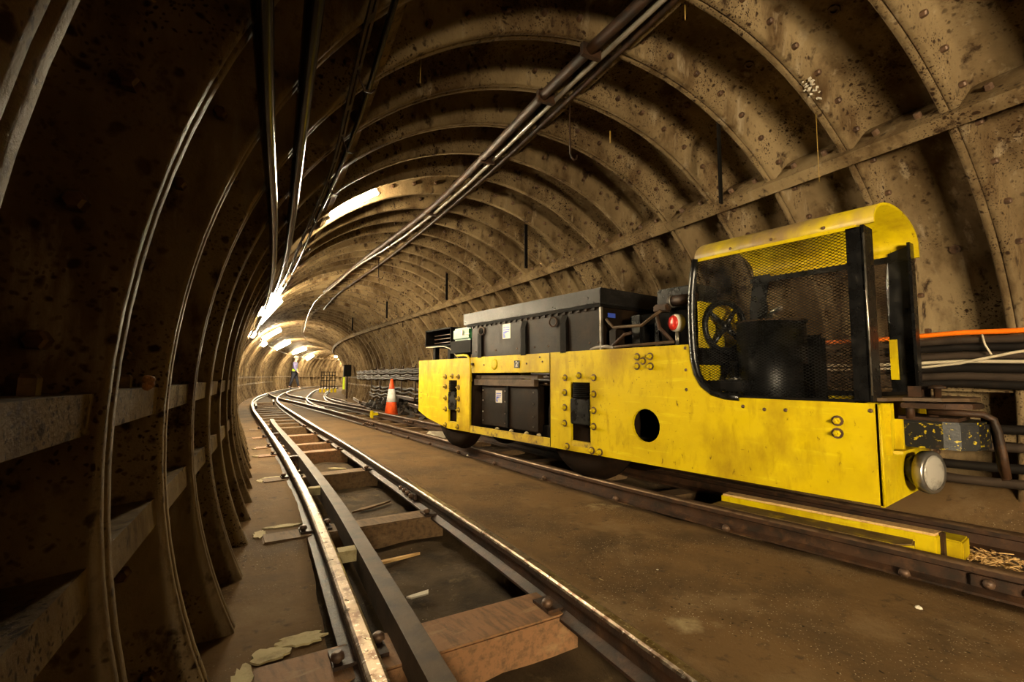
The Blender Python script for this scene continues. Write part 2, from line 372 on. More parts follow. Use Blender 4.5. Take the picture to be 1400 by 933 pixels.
# ------------------------------------------------------------------ tracks
def rail_prof(w=.046, h=.095, foot=.084):
    a = w/2; f = foot/2
    loop = [(-f, -h), (f, -h), (f, -h+.009), (.010, -h+.022), (.008, -.036), (a, -.028), (a, -.010), (a-.003, -.004), (a-.010, 0), (-a+.010, 0), (-a+.003, -.004), (-a, -.010), (-a, -.028), (-.008, -.036), (-.010, -h+.022), (-f, -h+.009)]
    mats = [0, 0, 0, 0, 0, 0, 1, 1, 1, 1, 1, 0, 0, 0, 0, 0]
    return loop, mats
def spath(f, s0, s1, z=0.0):
    P = []; s = s0
    while s < s1: P.append(W(s, f(s), z)); s += .12 if s < 6 else .3
    P.append(W(s1, f(s1), z)); return P
def smooth(P, it=6):
    for _ in range(it):
        P = [P[0]]+[(P[i-1]+P[i]*2+P[i+1])/4 for i in range(1, len(P)-1)]+[P[-1]]
    return P
def sframe(s):
    x, y, a = axis(s); return Vector((math.cos(a), -math.sin(a), 0)), Vector((math.sin(a), math.cos(a), 0))
def make_main():
    t = thing('railway_track', W(1, -.93, -.2), 'narrow gauge track with polished left rail and check rail beside the dark left wall', 'track')
    pr, mt = rail_prof(.05)
    put('rail', MB().sweep(smooth(spath(l_left, -.6, 36)), pr, mt), [M['rust'], M['railtop']], t)
    pr, mt = rail_prof(.046)
    put('rail', MB().sweep(smooth(spath(l_right, -.6, 36)), pr, mt), [M['rust'], M['railtop']], t)
    ch = smooth(spath(lambda s: l_left(s)+.125+max(0, s-7.6)*.05, -.4, 8.3, -.004))
    c = put('check_rail', MB().sweep(ch, [(-.030, -.085), (-.018, -.085), (-.016, -.012), (.028, -.010), (.030, 0), (-.028, 0)]), M['deck'], t)
    c['label'] = 'flat brown check rail with no polish'
    c2 = smooth(spath(lambda s: l_left(s)+.09, 12.2, 14.0, -.01)); put('check_rail', MB().sweep(c2, [(-.02, -.08), (.02, -.08), (.02, 0), (-.02, 0)]), M['rust'], t)
    c2 = smooth(spath(lambda s: l_right(s)-.09, 13.8, 15.2, -.01)); put('check_rail', MB().sweep(c2, [(-.02, -.08), (.02, -.08), (.02, 0), (-.02, 0)]), M['rust'], t)
    for s in [.62, 1.75, 2.95, 4.3, 6.2]:                                # spacer blocks between rail and check rail
        e, d = sframe(s); put('spacer_block', MB().obox(W(s, l_left(s)+.062, -.03), (e, d, Vector((0, 0, 1))), (.034, .028, .022)), M['mortar'] if s in (1.75, 2.95) else M['rust'], t)
    for i, (s, wd, sk) in enumerate([(-.15, .17, .02), (1.115, .18, .05), (2.30, .14, .07), (3.74, .15, .09), (4.96, .15, .06), (5.55, .15, .05), (6.45, .16, .04), (7.5, .16, .03)]+[(8.3+.62*k, .16, 0) for k in range(12)]):
        far = s > 8
        e, d = sframe(s); e2 = (e+d*sk).normalized(); d2 = Vector((-e2.y, e2.x, 0))
        if d2.dot(d) < 0: d2 = -d2
        l0, l1 = -1.49, l_right(s)+.05
        top = -.078 if not far else -.092
        sb = MB().obox(W(s, (l0+l1)/2, top-.065), (e2, d2, Vector((0, 0, 1))), ((l1-l0)/2, wd/2, .065))
        sl = put('sleeper', sb, M['timber'] if i in (1, 4, 5, 6) else M['timber_dark'], t, bevel=.006)
        if i == 1: sl['label'] = 'broad reddish sleeper nearest the camera'
        if not far:
            for l in (l_left(s), l_right(s)):
                c = W(s, l, top+.004)
                ck = put('rail_chair', MB().obox(c, (e2, d2, Vector((0, 0, 1))), (.072, .045, .006)), M['rust'], sl)
                for sg in (-1, 1):
                    q = c+e2*(.058*sg)+d2*(.02*sg)
                    put('spike', MB().lathe(q, (0, 0, 1), [(0, .011), (.014, .011), (.014, .019), (.026, .017), (.032, .008)], 8), M['bolt'], sl)
    for s in (2.55, 2.72):
        pass
    e, d = sframe(2.75); fp = put('fishplate', MB().obox(W(2.75, l_right(2.75)-.017, -.052), (e, d, Vector((0, 0, 1))), (.008, .17, .016)), M['rust'], t)
    for k in (-.12, -.04, .04, .12):
        put('fishbolt', MB().hexbolt(W(2.75+k, l_right(2.75)-.025, -.052), -e, .014, .02), M['bolt'], fp)
make_main()
def make_siding():
    t = thing('railway_track', W(4, .6, -.15), 'rusty siding track that carries the yellow locomotive, dull brown rails', 'track')
    pr, mt = rail_prof(.05, .10, .086)
    r1 = put('rail', MB().sweep(smooth(spath(l_sid, -.15, 20.5), 10), pr, mt), [M['rust'], M['railtop_dull']], t)
    put('rail', MB().sweep(smooth(spath(lambda s: min(l_sid(s)+.62, 1.5) if s < 15 else max(lerp(s, [15, 16, 18.6, 21.5], [.26, .05, -.4, -.66]), -.66), .0, 21.3), 10), pr, mt), [M['rust'], M['railtop_dull']], t)
    for i, s in enumerate([.05, .72, 1.4, 2.1, 2.8, 3.5, 4.2, 4.9, 5.55, 6.15, 6.75, 7.4, 8.1, 8.8, 9.5, 10.2, 11, 11.8, 12.6]):
        e, d = sframe(s); l = l_sid(s)+.31
        hw = .46 if s > .5 else .36
        sl = put('sleeper', MB().obox(W(s, min(l, 1.16), -.145), (e, d, Vector((0, 0, 1))), (hw, .07, .045)), M['timber_dark'], t, bevel=.005)
        if s < 8:
            for sg in (-1, 1): put('spike', MB().lathe(W(s, l_sid(s)+sg*.052, -.1), (0, 0, 1), [(0, .011), (.012, .011), (.012, .02), (.028, .016), (.034, .006)], 8), M['bolt'], sl)
    # fishplates with bolts: one by the right edge of the picture, one by the cone
    for s0, hl in ((.36, .2), (7.2, .2)):
        for f, sg in ((l_sid, -1), (lambda s: l_sid(s)+.62, -1)):
            e, d = sframe(s0); q = (W(s0+.2, f(s0+.2), 0)-W(s0-.2, f(s0-.2), 0)).normalized(); e = Vector((q.y, -q.x, 0))
            fp = put('fishplate', MB().obox(W(s0, f(s0), -.055)-e*.018, (e, q, Vector((0, 0, 1))), (.009, hl, .02)), M['rust'], t, bevel=.003)
            for k in (-.15, -.05, .05, .15):
                put('fishbolt', MB().lathe(W(s0, f(s0), -.055)-e*.027+q*k, -e, [(0, .017), (.008, .017), (.016, .011), (.02, .004)], 10), M['bolt'], fp)
make_siding()
def crossing():
    t = thing('turnout_rails', W(14, .5, -.1), 'curved turnout rails branching right beyond the traffic cone', 'track')
    pr, mt = rail_prof(.046)
    def f1(s): return lerp(s, [10.5, 11.6, 13, 15, 18, 21, 25], [.06, -.0, .05, .12, .3, .35, .4])
    put('rail', MB().sweep(smooth(spath(f1, 10.6, 30), 12), pr, mt), [M['rust'], M['railtop_dull']], t)
    def f2(s): return lerp(s, [10.6, 12, 14, 18, 22, 30], [.9, .78, .72, .8, .95, 1.0])
    put('rail', MB().sweep(smooth(spath(f2, 10.6, 30), 12), pr, mt), [M['rust'], M['railtop_dull']], t)
crossing()

# ------------------------------------------------------------------ fluorescent lights
def lamp(s, t0, t1, r, label, tr=.017, ds=0.0):
    a, b = CY(s, t0, r), CY(s+ds, t1, r); c = (a+b)/2
    t = thing('fluorescent_light', c, label, 'light')
    d = (b-a).normalized(); x, y, an = axis(s); out = (c-Vector((x, y, ZC))); out -= d*out.dot(d); out.z += 0; out.normalize(); q = d.cross(out)
    L = (b-a).length
    put('tube', MB().tube([a+d*.03, b-d*.03], tr, 12), M['tube'], t)
    put('housing', MB().obox(c+out*.042, (d, q, out), (L/2, .028, .018)), M['white'], t)
    for p, sg in ((a, 1), (b, -1)):
        put('end_cap', MB().obox(p+d*.012*sg+out*.008, (d, q, out), (.013, .022, .028)), M['white'], t)
LAMPS = [(3.285, 117.5, 133, 1.70, 'bright fluorescent light nearest the camera, left of the overhead cables'),
         (4.925, 143, 156, 1.69, 'upper of the two close lights over the left wall, second from the camera', .045),
         (6.975, 135, 151, 1.68, 'lower of the two close lights over the left wall, third from the camera', .055),
         (8.6, 149, 154, 1.66, 'small bright light half hidden by the left wall, fourth from the camera', .055),
         (14.3, 114, 134, 1.55, 'slanting light on the left haunch just before the tunnel bends', .055),
         (17.2, 131, 138, 1.62, 'short light low on the left haunch above the worker', .055),
         (21, 109, 132, 1.60, 'slanting light just above the head of the worker', .055),
         (26.5, 100, 127, 1.57, 'light on the outer wall of the bend right of the worker, upper left one', .055),
         (30.7, 114, 134, 1.5, 'light on the outer wall of the bend, brightest middle one', .055),
         (33.6, 92, 112, 1.5, 'upper of the two furthest lights in the bend', .055),
         (35.2, 110, 132, 1.55, 'lower of the two furthest lights in the bend', .055)]
WORD = ['first', 'second', 'third', 'fourth']
for k in range(4):          # added unseen fittings behind the camera, multiplied to strengthen the near light
    LAMPS.append((S0+PITCHR*(.5-8-k), 157, 177.3, 1.745, '%s added unseen fluorescent light behind the camera, low on the left wall' % WORD[k], .041))
for a in LAMPS: lamp(*a)

# ------------------------------------------------------------------ cables and pipes
def cyl_path(ths, r, s0, s1, step=.25, wob=0.0, seed=0):
    P = []; s = s0
    while s < s1:
        th = lerp(s, [a for a, _ in ths], [b for _, b in ths])
        P.append(CY(s, th+wob*noise.noise(Vector((s*1.3, seed, 0))), r)); s += step
    return smooth(P, 2)
def run(name, label, cat, path, r, m, group=None, n=8):
    o = put(name, MB().tube(path, r, n), M[m]); return tag(o, label, cat, group)
run('conduit', 'black shiny conduit pipe, leftmost along the upper left wall', 'pipe', cyl_path([(-1, 155.3), (.9, 155), (1.8, 153.8), (20, 154.5)], 1.658, -.6, 13), .017, 'pipe')
run('conduit', 'black shiny conduit pipe, second from the left on the upper left wall', 'pipe', cyl_path([(-1, 149.3), (3, 148.6), (20, 149)], 1.656, -.6, 13), .019, 'pipe')
run('cable', 'thin black cable with a bright edge beside the perforated strip overhead', 'cable', cyl_path([(-1, 137), (1, 136.3), (1.7, 135.2), (2.3, 136.8), (3, 139.3), (20, 143)], 1.665, -.6, 12), .010, 'pipe')
run('overhead_pipe', 'rusty brown pipe along the tunnel crown', 'pipe', cyl_path([(-1, 95), (1.1, 95.8), (1.5, 97.4), (2.3, 97.2), (3.8, 97), (5.9, 101), (9, 102.5)], 1.648, -.6, 8.8), .026, 'rust')
run('overhead_cable', 'smooth grey cable with a white sheen beside the rusty crown pipe', 'cable',
    smooth([CY(s, th, r) for s, th, r in [(-.6, 92.5, 1.64), (.5, 93, 1.64), (1.1, 93.5, 1.64), (1.5, 95, 1.64), (2.4, 94.3, 1.64), (3.1, 94.2, 1.64), (3.8, 94.5, 1.64), (4.8, 95.8, 1.63), (5.4, 98, 1.62), (5.9, 102, 1.61), (6.4, 104.3, 1.6), (7.4, 102.5, 1.61), (8.2, 101.5, 1.6), (8.5, 105.5, 1.6), (9.6, 103, 1.6), (10.8, 100.5, 1.58), (12.3, 96, 1.55), (13.8, 92, 1.5), (14.6, 91, 1.40)]], 1), .013, 'shiny_cable')
run('overhead_bar', 'thin brown bar along the crown on the right of the cables', 'bar', cyl_path([(-1, 91.5), (3.3, 91.3), (6, 90.4), (9, 91.5), (13, 84)], 1.662, .9, 11.5), .013, 'rust')
def tray():
    P = cyl_path([(-1, 140), (1.3, 139), (2, 137.6), (2.5, 139.2), (3.2, 142), (20, 146)], 1.672, -.5, 11)
    mb = MB(); t = thing('cable_hanger_strip', P[6], 'rusty perforated hanger strip with hooks, right of the two black conduits', 'cable hanger')
    for i in range(len(P)-1):
        a, b = P[i], P[i+1]; c = (a+b)/2; d = (b-a).normalized(); s, l = inv(c); n = Vector((-l*.9, 0, ZC-c.z)).normalized(); q = d.cross(n).normalized()
        for sg in (-1, 1): mb.obox(c+q*.011*sg, (d, q, n), ((b-a).length/2+.002, .006, .003))
        mb.obox(a, (d, q, n), (.02, .012, .003))
    put('strip', mb, M['rust'], t)
    for i in range(3, 30, 2):
        p = P[i]; put('hook', MB().tube([p, p+Vector((.01, 0, -.03)), p+Vector((.025, 0, -.06)), p+Vector((.045, 0, -.062)), p+Vector((.06, 0, -.045))], .0035, 6), M['rust'], t)
tray()
for k, (s, th) in enumerate([(1.44, 96.5), (1.85, 96.5), (2.67, 96), (3.9, 96), (5.1, 97.5)]):
    c = CY(s, th, 1.645); e, d = sframe(s)
    tag(put('cable_clip', MB().obox(c, (e, d, Vector((0, 0, 1))), (.052, .012, .03)), M['rust']), '%s rusty clip from the camera holding the crown pipe and cable together' % ORD[k], 'clip', 'clips along the crown pipe')
# right wall: cable shelf
LR = 1.615
def right_cable(label, z0, r, m, l=LR, sag=.012, s0=-.3, s1=15.5, tilt=0.0, name='cable', ph=0.0, fall=()):
    P = []; s = s0
    while s < s1:
        q = abs(math.sin(math.pi*(s+ph)/.82)); zz = z0+tilt*s-sag*q*(2.4 if s > 5.5 else 1)+lerp(s, [0, 15], [0, -.03])
        P.append(W(s, l-.01*q, zz)); s += .1 if s < 3 else .137
    run(name, label, 'cable', P, r, m, None, 7)
right_cable('bright orange cable, topmost on the right wall behind the cab', .90, .013, 'orange', l=1.628, s1=9)
right_cable('thick dusty cable directly below the orange cable', .862, .019, 'cable_dusty')
right_cable('dark cable second below the orange cable', .825, .019, 'cable', l=1.622)
right_cable('dusty cable third below the orange cable, above the cream cable', .785, .02, 'cable_dusty', l=1.63)
right_cable('thin cream cable running straight among the dark cables', .755, .009, 'offwhite_cable', l=1.612, s1=4)
right_cable('black cable below the straight cream cable', .722, .022, 'cable', l=1.628)
right_cable('dusty grey cable, third from the bottom of the wall bundle', .682, .021, 'cable_dusty', l=1.634)
right_cable('black cable, second from the bottom of the wall bundle', .645, .021, 'cable', l=1.636)
run('cable', 'loose cream cable curving down across the black cables', 'cable', smooth([W(s, 1.585, z) for s, z in [(.45, .80), (.52, .805), (.6, .80), (.7, .77), (.8, .735), (.9, .72), (1.1, .715), (1.4, .72), (1.8, .71)]], 2), .007, 'offwhite_cable')
for z, l, lab in ((.44, 1.60, 'dark cable low on the right wall below the ledge'), (.36, 1.57, 'brown cable low on the right wall above the lowest ones'), (.27, 1.53, 'dark cable near the floor beyond the coupling'), (.20, 1.54, 'rusty brown cable just above the dirt bank beyond the coupling')):
    right_cable(lab, z, .022, 'cable_dusty' if z in (.36, .2) else 'cable', l=l, sag=.02, s1=13, ph=.3)
for k in range(16):
    s = .47+k*.82; e, d = sframe(s)
    t = thing('cable_bracket', W(s, 1.66, .6), '%s rusty cable bracket from the camera on the right wall' % ORD[k], 'bracket', 'cable brackets on the right wall')
    put('upright', MB().obox(W(s, 1.663, .75), (e, d, Vector((0, 0, 1))), (.012, .02, .15)), M['rust'], t)
    for z in (.60, .70, .80, .872): put('arm', MB().obox(W(s, 1.622, z-.022+.004), (e, d, Vector((0, 0, 1))), (.045, .016, .009)), M['rust'], t)
for s, lab in ((.56, 'thin grey cable tie under the orange cable near the frame edge'), (.72, 'grey cable tie hanging down the cable bundle behind the cab')):
    run('cable_tie', lab, 'cable tie', [W(s, 1.585, .88), W(s-.01, 1.578, .83), W(s-.03, 1.580, .78)], .004, 'offwhite_cable')
tag(put('strap', MB().obox(W(7.4, 1.585, .74), (*sframe(7.4), Vector((0, 0, 1))), (.006, .03, .13)), M['lime']), 'lime yellow strap around the cables above the traffic cone', 'strap')

# ------------------------------------------------------------------ hanger bars, hooks, drips
def hang(P, dz, r, label, m, name, cat, group=None, flat=False, hook=False):
    t = MB(); P = Vector(P)
    if flat: t.box((P.x-r, P.y-r*.4, P.z-dz), (P.x+r, P.y+r*.4, P.z+.02))
    else:
        path = [P+Vector((0, 0, .02)), P-Vector((0, 0, dz))]
        if hook: path += [P-Vector((-.01, 0, dz+.02)), P-Vector((-.03, 0, dz+.03)), P-Vector((-.05, 0, dz+.02)), P-Vector((-.055, 0, dz-.005))]
        t.tube(path, r, 6)
    return tag(put(name, t, M[m]), label, cat, group)
hang((2.46, 1.326, 2.116), .48, .013, 'black flat hanger bar closest to the camera, above the cab', 'black_matt', 'hanger_bar', 'hanger', flat=True)
hang((2.788, 3.465, 2.123), .41, .016, 'black flat hanger bar above the battery box lid', 'black_matt', 'hanger_bar', 'hanger', flat=True)
hang((3.146, 5.662, 2.078), .35, .016, 'black flat hanger bar third from the camera above the rear end', 'black_matt', 'hanger_bar', 'hanger', flat=True)
for s, lab in ((8.6, 'far'), (11.5, 'farther'),):
    hang(CY(s, 63, 1.68), .3, .016, 'black flat hanger bar %s along the right haunch' % ('fourth from the camera' if s < 9 else 'fifth and furthest from the camera'), 'black_matt', 'hanger_bar', 'hanger', flat=True)
hang((1.855, 1.894, 2.277), .31, .005, 'rusty hook hanging from the crown right of the grey cable', 'rust', 'hook', 'hook', hook=True)
hang((2.323, 6.065, 2.271), .26, .007, 'small hanging hook near the end of the crown pipe', 'rust', 'hook', 'hook', hook=True)
hang((2.566, .878, 2.015), .38, .0016, 'long thin drip thread hanging from the bright crusted flange', 'straw', 'drip', 'mineral drip')
hang((.813, 1.704, 1.968), .08, .003, 'yellow drip hanging in the dark crown above the near light', 'straw', 'drip', 'mineral drip')
hang((1.726, 1.06, 2.25), .06, .003, 'yellow drip hanging at the top edge right of the crown cable', 'straw', 'drip', 'mineral drip')
hang(CY(2.0, 77, 1.68), .06, .004, 'short yellow drip on the flange right of the rusty hook', 'straw', 'drip', 'mineral drip')
cr = MB()
for i in range(26):
    c = CY(1.0+rnd.uniform(-.03, .03), 62.3+rnd.gauss(0, 1.0), 1.675-rnd.uniform(0, .012))
    ax = Matrix.Rotation(rnd.uniform(0, 3), 3, Vector((rnd.uniform(-1, 1), rnd.uniform(-1, 1), rnd.uniform(-1, 1))))
    cr.obox(c, (ax.col[0], ax.col[1], ax.col[2]), (rnd.uniform(.003, .009), rnd.uniform(.003, .007), .002))
tag(put('crust', cr, M['white'], weld=False), 'white mineral crust on the right upper flange', 'mineral crust')
lump = MB()
for i in range(7): lump.lathe(CY(.70, 176.4, 1.655)+Vector((rnd.uniform(-.003, .003), rnd.uniform(-.005, .005), rnd.uniform(-.009, .009))), (rnd.uniform(-1, 1), rnd.uniform(-1, 1), 1), [(-.008, .002), (-.005, .006), (.002, .008), (.006, .005), (.008, .001)], 8)
tag(put('rust_lump', lump, M['lump'], weld=False), 'orange brown rust lump on the upper beam of the left wall', 'rust lump')

# ------------------------------------------------------------------ locomotive
XL, XR = 2.30, 3.03
YF, YB = .617, 4.745
LO = thing('battery_locomotive', ((XL+XR)/2, 2.6, 0), 'yellow battery locomotive with black battery box and meshed cab, standing on the siding', 'locomotive')
def P(name, mb, m, parent=None, bevel=0.0, label=None, weld=True):
    o = put(name, mb, [M[k] for k in m] if isinstance(m, (list, tuple)) else M[m], parent or LO, bevel, weld)
    if label: o['label'] = label
    return o
TOP = .85; SILL = .572; BOT = .163
def plate_with_holes(x, th, outline, holes):
    """flat plate in the plane x, (y,z) outline with cut-outs, triangulated"""
    bm = bmesh.new(); 
    def loop(pts):
        vs = [bm.verts.new((0, y, z)) for y, z in pts]
        return [bm.edges.new((vs[i], vs[(i+1) % len(vs)])) for i in range(len(vs))]
    E = loop(outline)
    for h in holes: E += loop(h)
    bmesh.ops.triangle_fill(bm, use_beauty=True, use_dissolve=False, edges=E)
    mb = MB(); idx = {v: i for i, v in enumerate(bm.verts)}
    vs = [Vector((x, v.co.y, v.co.z)) for v in bm.verts]; fs = [tuple(idx[v] for v in f.verts) for f in bm.faces]
    n = len(vs); mb.add(vs+[v+Vector((th, 0, 0)) for v in vs], fs+[tuple(n+i for i in reversed(f)) for f in fs])
    for h in [outline]+list(holes):
        k = len(h); q = [Vector((x, y, z)) for y, z in h]; mb.add(q+[p+Vector((th, 0, 0)) for p in q], [(i, (i+1) % k, k+(i+1) % k, k+i) for i in range(k)])
    bm.free(); return mb
arc = lambda cy, cz, r, a0, a1, n: [(cy+r*math.cos(rad(a0+(a1-a0)*i/n)), cz+r*math.sin(rad(a0+(a1-a0)*i/n))) for i in range(n+1)]
def side(x, th, yf=YF):
    # front plate from the seam forwards, with the step down to the cab sill
    out = [(2.58, TOP), (1.43, TOP)]+[(1.425, .72)]+arc(1.26, .735, .163, 0, -90, 8)[1:]+[(yf, SILL-.004), (yf, BOT+.005), (2.58, BOT)]
    out = [(a, b) for a, b in out]
    hole = arc(1.742, .388, .098, 0, 360, 23)[:-1]
    slot = [(2.365, .635), (2.183, .635), (2.183, .2), (2.365, .2)]
    a = P('side_plate', plate_with_holes(x, th, out, [hole, slot]), 'yellow', label='scuffed yellow side plate with round hole and step for the cab')
    out = [(YB, TOP-.005), (3.69, TOP-.005), (3.69, BOT+.002), (4.09, BOT), (4.55, .24), (YB, .30)]
    slot = [(4.078, .637), (3.92, .637), (3.92, .222), (4.078, .222)]
    b = P('side_plate', plate_with_holes(x, th, out, [slot]), 'yellow', label='yellow rear side plate with chamfered lower corner')
    c = P('side_rail', MB().box((x+.004, 2.582, .706), (x+th, 3.688, TOP-.002)), 'yellow', label='bright yellow upper side rail with number plate')
    d = P('side_rail', MB().box((x+.004, 2.582, BOT), (x+th, 3.688, .225)), 'yellow_dirty', label='grimy lower side rail')
    return a, b, c, d
SA, SB, SR, SD = side(XL, .018)
side(XR-.018, .018)
P('seam', MB().box((XL-.0015, 2.577, BOT+.003), (XL+.001, 2.583, TOP-.002)), 'black_matt', SA)
# frame behind the plates, chassis floor
P('chassis', MB().box((XL+.10, .66, .20), (XR-.10, 4.70, .30)).box((XL+.05, 3.72, .76), (XR-.05, 4.70, .835)).box((XL+.05, 1.40, .74), (XR-.05, 2.56, .832)).box((XL+.3, 3.69, .3), (XR-.3, 4.7, .76)).box((XL+.3, 1.0, .3), (XR-.3, 2.56, .74)), 'black_matt')
# opening with lower battery crate
lc = P('lower_battery_case', MB().box((XL+.06, 2.78, .24), (XR-.06, 3.58, .60)), 'brownbox', bevel=.008)
P('clamp_bar', MB().box((XL+.03, 2.80, .595), (XL+.075, 3.66, .650)), 'deck', lc); P('clamp_bar', MB().box((XL+.05, 2.78, .655), (XL+.11, 3.67, .685)), 'deck', lc)
P('panel_strip', MB().box((XL+.045, 3.16, .25), (XL+.062, 3.20, .60)), 'black_matt', lc)
for y in (2.84, 3.21, 3.55):
    for z in (.28, .36, .46, .55): P('rivet', MB().lathe((XL+.058, y, z), (-1, 0, 0), [(0, .008), (.006, .006), (.009, .002)], 8), 'steel', lc)
def notice(x, y, z, hw, hh, parent, seed):
    n = P('notice', MB().box((x-.002, y-hw, z-hh), (x, y+hw, z+hh)), 'white', parent); n['label'] = 'small white notice with blue print'
    mb = MB(); X = x-.0035
    mb.box((X, y-hw*.8, z+hh*.45), (X+.001, y+hw*.8, z+hh*.6)); mb.box((X, y-hw*.8, z+hh*.15), (X+.001, y+hw*.8, z+hh*.3))
    mb.prism([(X, y+hw*.8, z-hh*.85), (X, y+hw*.2, z-hh*.85), (X, y+hw*.5, z-hh*.35), (X, y-hw*.3, z-hh*.1), (X, y-hw*.7, z-hh*.1), (X, y-hw*.7, z+hh*.02), (X, y+hw*.8, z+hh*.02)], (.001, 0, 0))
    P('print', mb, 'print_blue', n)
notice(XL+.06, 3.31, .50, .045, .052, lc, 1)
for y in (3.3, 3.1, 2.9, 2.75): P('debris', MB().lathe((XL+.035, y, .225), (0, 0, 1), [(0, .02), (.012, .016), (.018, .004)], 7), 'mortar', lc)
# wheels, axle boxes, springs
for wy, s0, s1 in ((2.272, 2.183, 2.365), (4.0, 3.92, 4.078)):
    for sx, xo in ((1, XL), (-1, XR)):
        x0 = xo+sx*.035
        wh = P('wheel', MB().lathe((x0, wy, .375), (sx, 0, 0), [(0, .06), (0, .30), (.004, .372), (.065, .376), (.068, .40), (.088, .40), (.09, .30), (.09, .06)], 36), 'wheel')
        ab = P('axle_box', MB().box((xo-.012 if sx > 0 else xo-.03, s0+.003, .35), (xo+.03 if sx > 0 else xo+.012, s1-.003, .525)), 'black', bevel=.006)
        sp = MB()
        for k in range(7): sp.torus((xo+sx*.02, wy, .54+k*.0135), (0, 0, 1), (s1-s0)*.33, .006, 14, 6)
        P('spring', sp, 'black_matt', ab, weld=False)
        P('guide_block', MB().box((min(xo+sx*.002, xo+sx*.03), s0, .19), (max(xo+sx*.002, xo+sx*.03), s1, .235)), 'yellow_dirty', ab)
    P('axle', MB().tube([(XL+.05, wy, .375), (XR-.05, wy, .375)], .045, 12), 'rust')
def side_bolt(y, z, r, parent, m='yellow_dirty'):
    r *= 1.15
    P('bolt', MB().lathe((XL, y, z), (-1, 0, 0), [(0, r*1.6), (.003, r*1.6)], 12, 1).lathe((XL-.003, y, z), (-1, 0, 0), [(0, r), (.012, r), (.015, r*.8)], 6, 0, False).lathe((XL-.018, y, z), (-1, 0, 0), [(0, r*.55), (.012, r*.5), (.014, r*.2)], 8), [m, 'bolt'], parent)
for y, z in [(2.42, .666), (2.284, .681), (2.148, .667), (2.425, .562), (2.15, .559), (2.427, .457), (2.152, .452), (2.428, .347), (2.153, .347), (2.405, .19), (2.172, .19), (2.102, .188)]: side_bolt(y, z, .0135, SA, 'yellow')
for y, z in [(1.794, .794), (1.7, .793), (1.752, .767), (1.796, .737), (1.699, .735)]: side_bolt(y, z, .0125, SA, 'yellow')
for y, z in [(.764, .490), (.766, .438)]: side_bolt(y, z, .0125, SA, 'yellow')
for y, z in [(4.143, .669), (4.008, .675), (3.891, .669), (4.141, .57), (3.889, .569), (4.138, .459), (3.888, .46), (4.136, .35), (3.886, .355), (4.133, .195), (3.899, .195)]: side_bolt(y, z, .014, SB, 'yellow_dirty')
for y, z in [(1.47, .831), (1.47, .712), (1.47, .605), (1.163, .53), (1.062, .521), (.968, .523), (.647, .539), (4.68, .50), (4.68, .44)]:
    tgt = SB if y > 3 else SA
    P('rivet', MB().lathe((XL, y, z), (-1, 0, 0), [(0, .009), (.003, .008), (.005, .004)], 10), 'bolt', tgt)
for dy in (0,): P('round_cover', MB().lathe((XL+.004, 3.30, .778), (-1, 0, 0), [(0, .046), (.004, .044), (.006, .03)], 20), 'yellow', SR)
for y, z in ((2.70, .82), (2.67, .785), (2.86, .775), (3.46, .775)): P('rivet', MB().lathe((XL+.004, y, z), (-1, 0, 0), [(0, .008), (.004, .006), (.006, .002)], 8), 'bolt', SR)
NP = P('number_plate', MB().box((XL-.001, 2.945, .742), (XL+.005, 3.015, .802)), 'black', SR)
def text_mesh(txt, size):
    cu = D.curves.new('digit', 'FONT'); cu.body = txt; cu.size = size; cu.extrude = .001; cu.align_x = 'CENTER'; cu.align_y = 'CENTER'
    o = D.objects.new('digit', cu); COL.objects.link(o); dg = bpy.context.evaluated_depsgraph_get()
    me = D.meshes.new_from_object(o.evaluated_get(dg)); D.objects.remove(o); return me
me = text_mesh('2', .062)
for v in me.vertices:
    x, y, z = v.co; v.co = Vector((XL-.002-z, 2.98-x*1.15, .772+y))-ORI[LO.name]
me.materials.clear(); me.materials.append(M['white'])
o = D.objects.new('digit', me); COL.objects.link(o); o.parent = NP; o['label'] = 'white figure 2'
# yellow hose at the rear of the upper rail
P('yellow_hose', MB().tube(smooth([Vector((XL+.03, 3.98, .875)), Vector((XL+.0, 3.80, .875)), Vector((XL-.012, 3.70, .872)), Vector((XL-.02, 3.66, .84)), Vector((XL-.02, 3.65, .78)), Vector((XL-.018, 3.65, .70)), Vector((XL-.01, 3.65, .63))], 1), .011, 8), 'yellow')
P('hose_clip', MB().box((XL-.02, 3.62, .775), (XL+.004, 3.67, .795)), 'rust', SR)
# upper battery box
BB = P('battery_box', MB().box((XL+.02, 2.10, .835), (2.92, 3.69, 1.155)), 'brownbox', bevel=.006)
lid = P('lid', MB().box((XL-.002, 2.075, 1.155), (2.94, 3.81, 1.25)).prism([(XL-.002, 2.075, 1.25), (2.94, 2.075, 1.25), (2.94, 3.81, 1.25), (XL-.002, 3.81, 1.25)], (0, 0, .012)), 'lid', BB, bevel=.006)
P('lid_lip', MB().box((XL+.004, 2.085, 1.135), (2.93, 3.76, 1.158)), 'black_matt', BB)
for k in range(22): P('lid_stud', MB().box((XL+.008, 2.14+k*.072, 1.118), (XL+.026, 2.165+k*.072, 1.137)), 'brownbox', BB)
for y in (2.44, 2.90, 3.53):
    P('stiffener', MB().prism([(XL+.022, y-.03, .84), (XL-.0, y-.03, .84), (XL-.0, y-.03, 1.06), (XL+.022, y-.03, 1.12)], (0, .06, 0)), 'black_matt', BB)
for y, z in ((2.55, 1.075), (3.50, 1.08)):
    h = MB().torus((XL+.004, y, z), (1, .2, 0), .034, .007, 18, 6); P('lifting_ring', h, 'rust', BB)
notice(XL+.02, 3.145, 1.052, .055, .062, BB, 2)
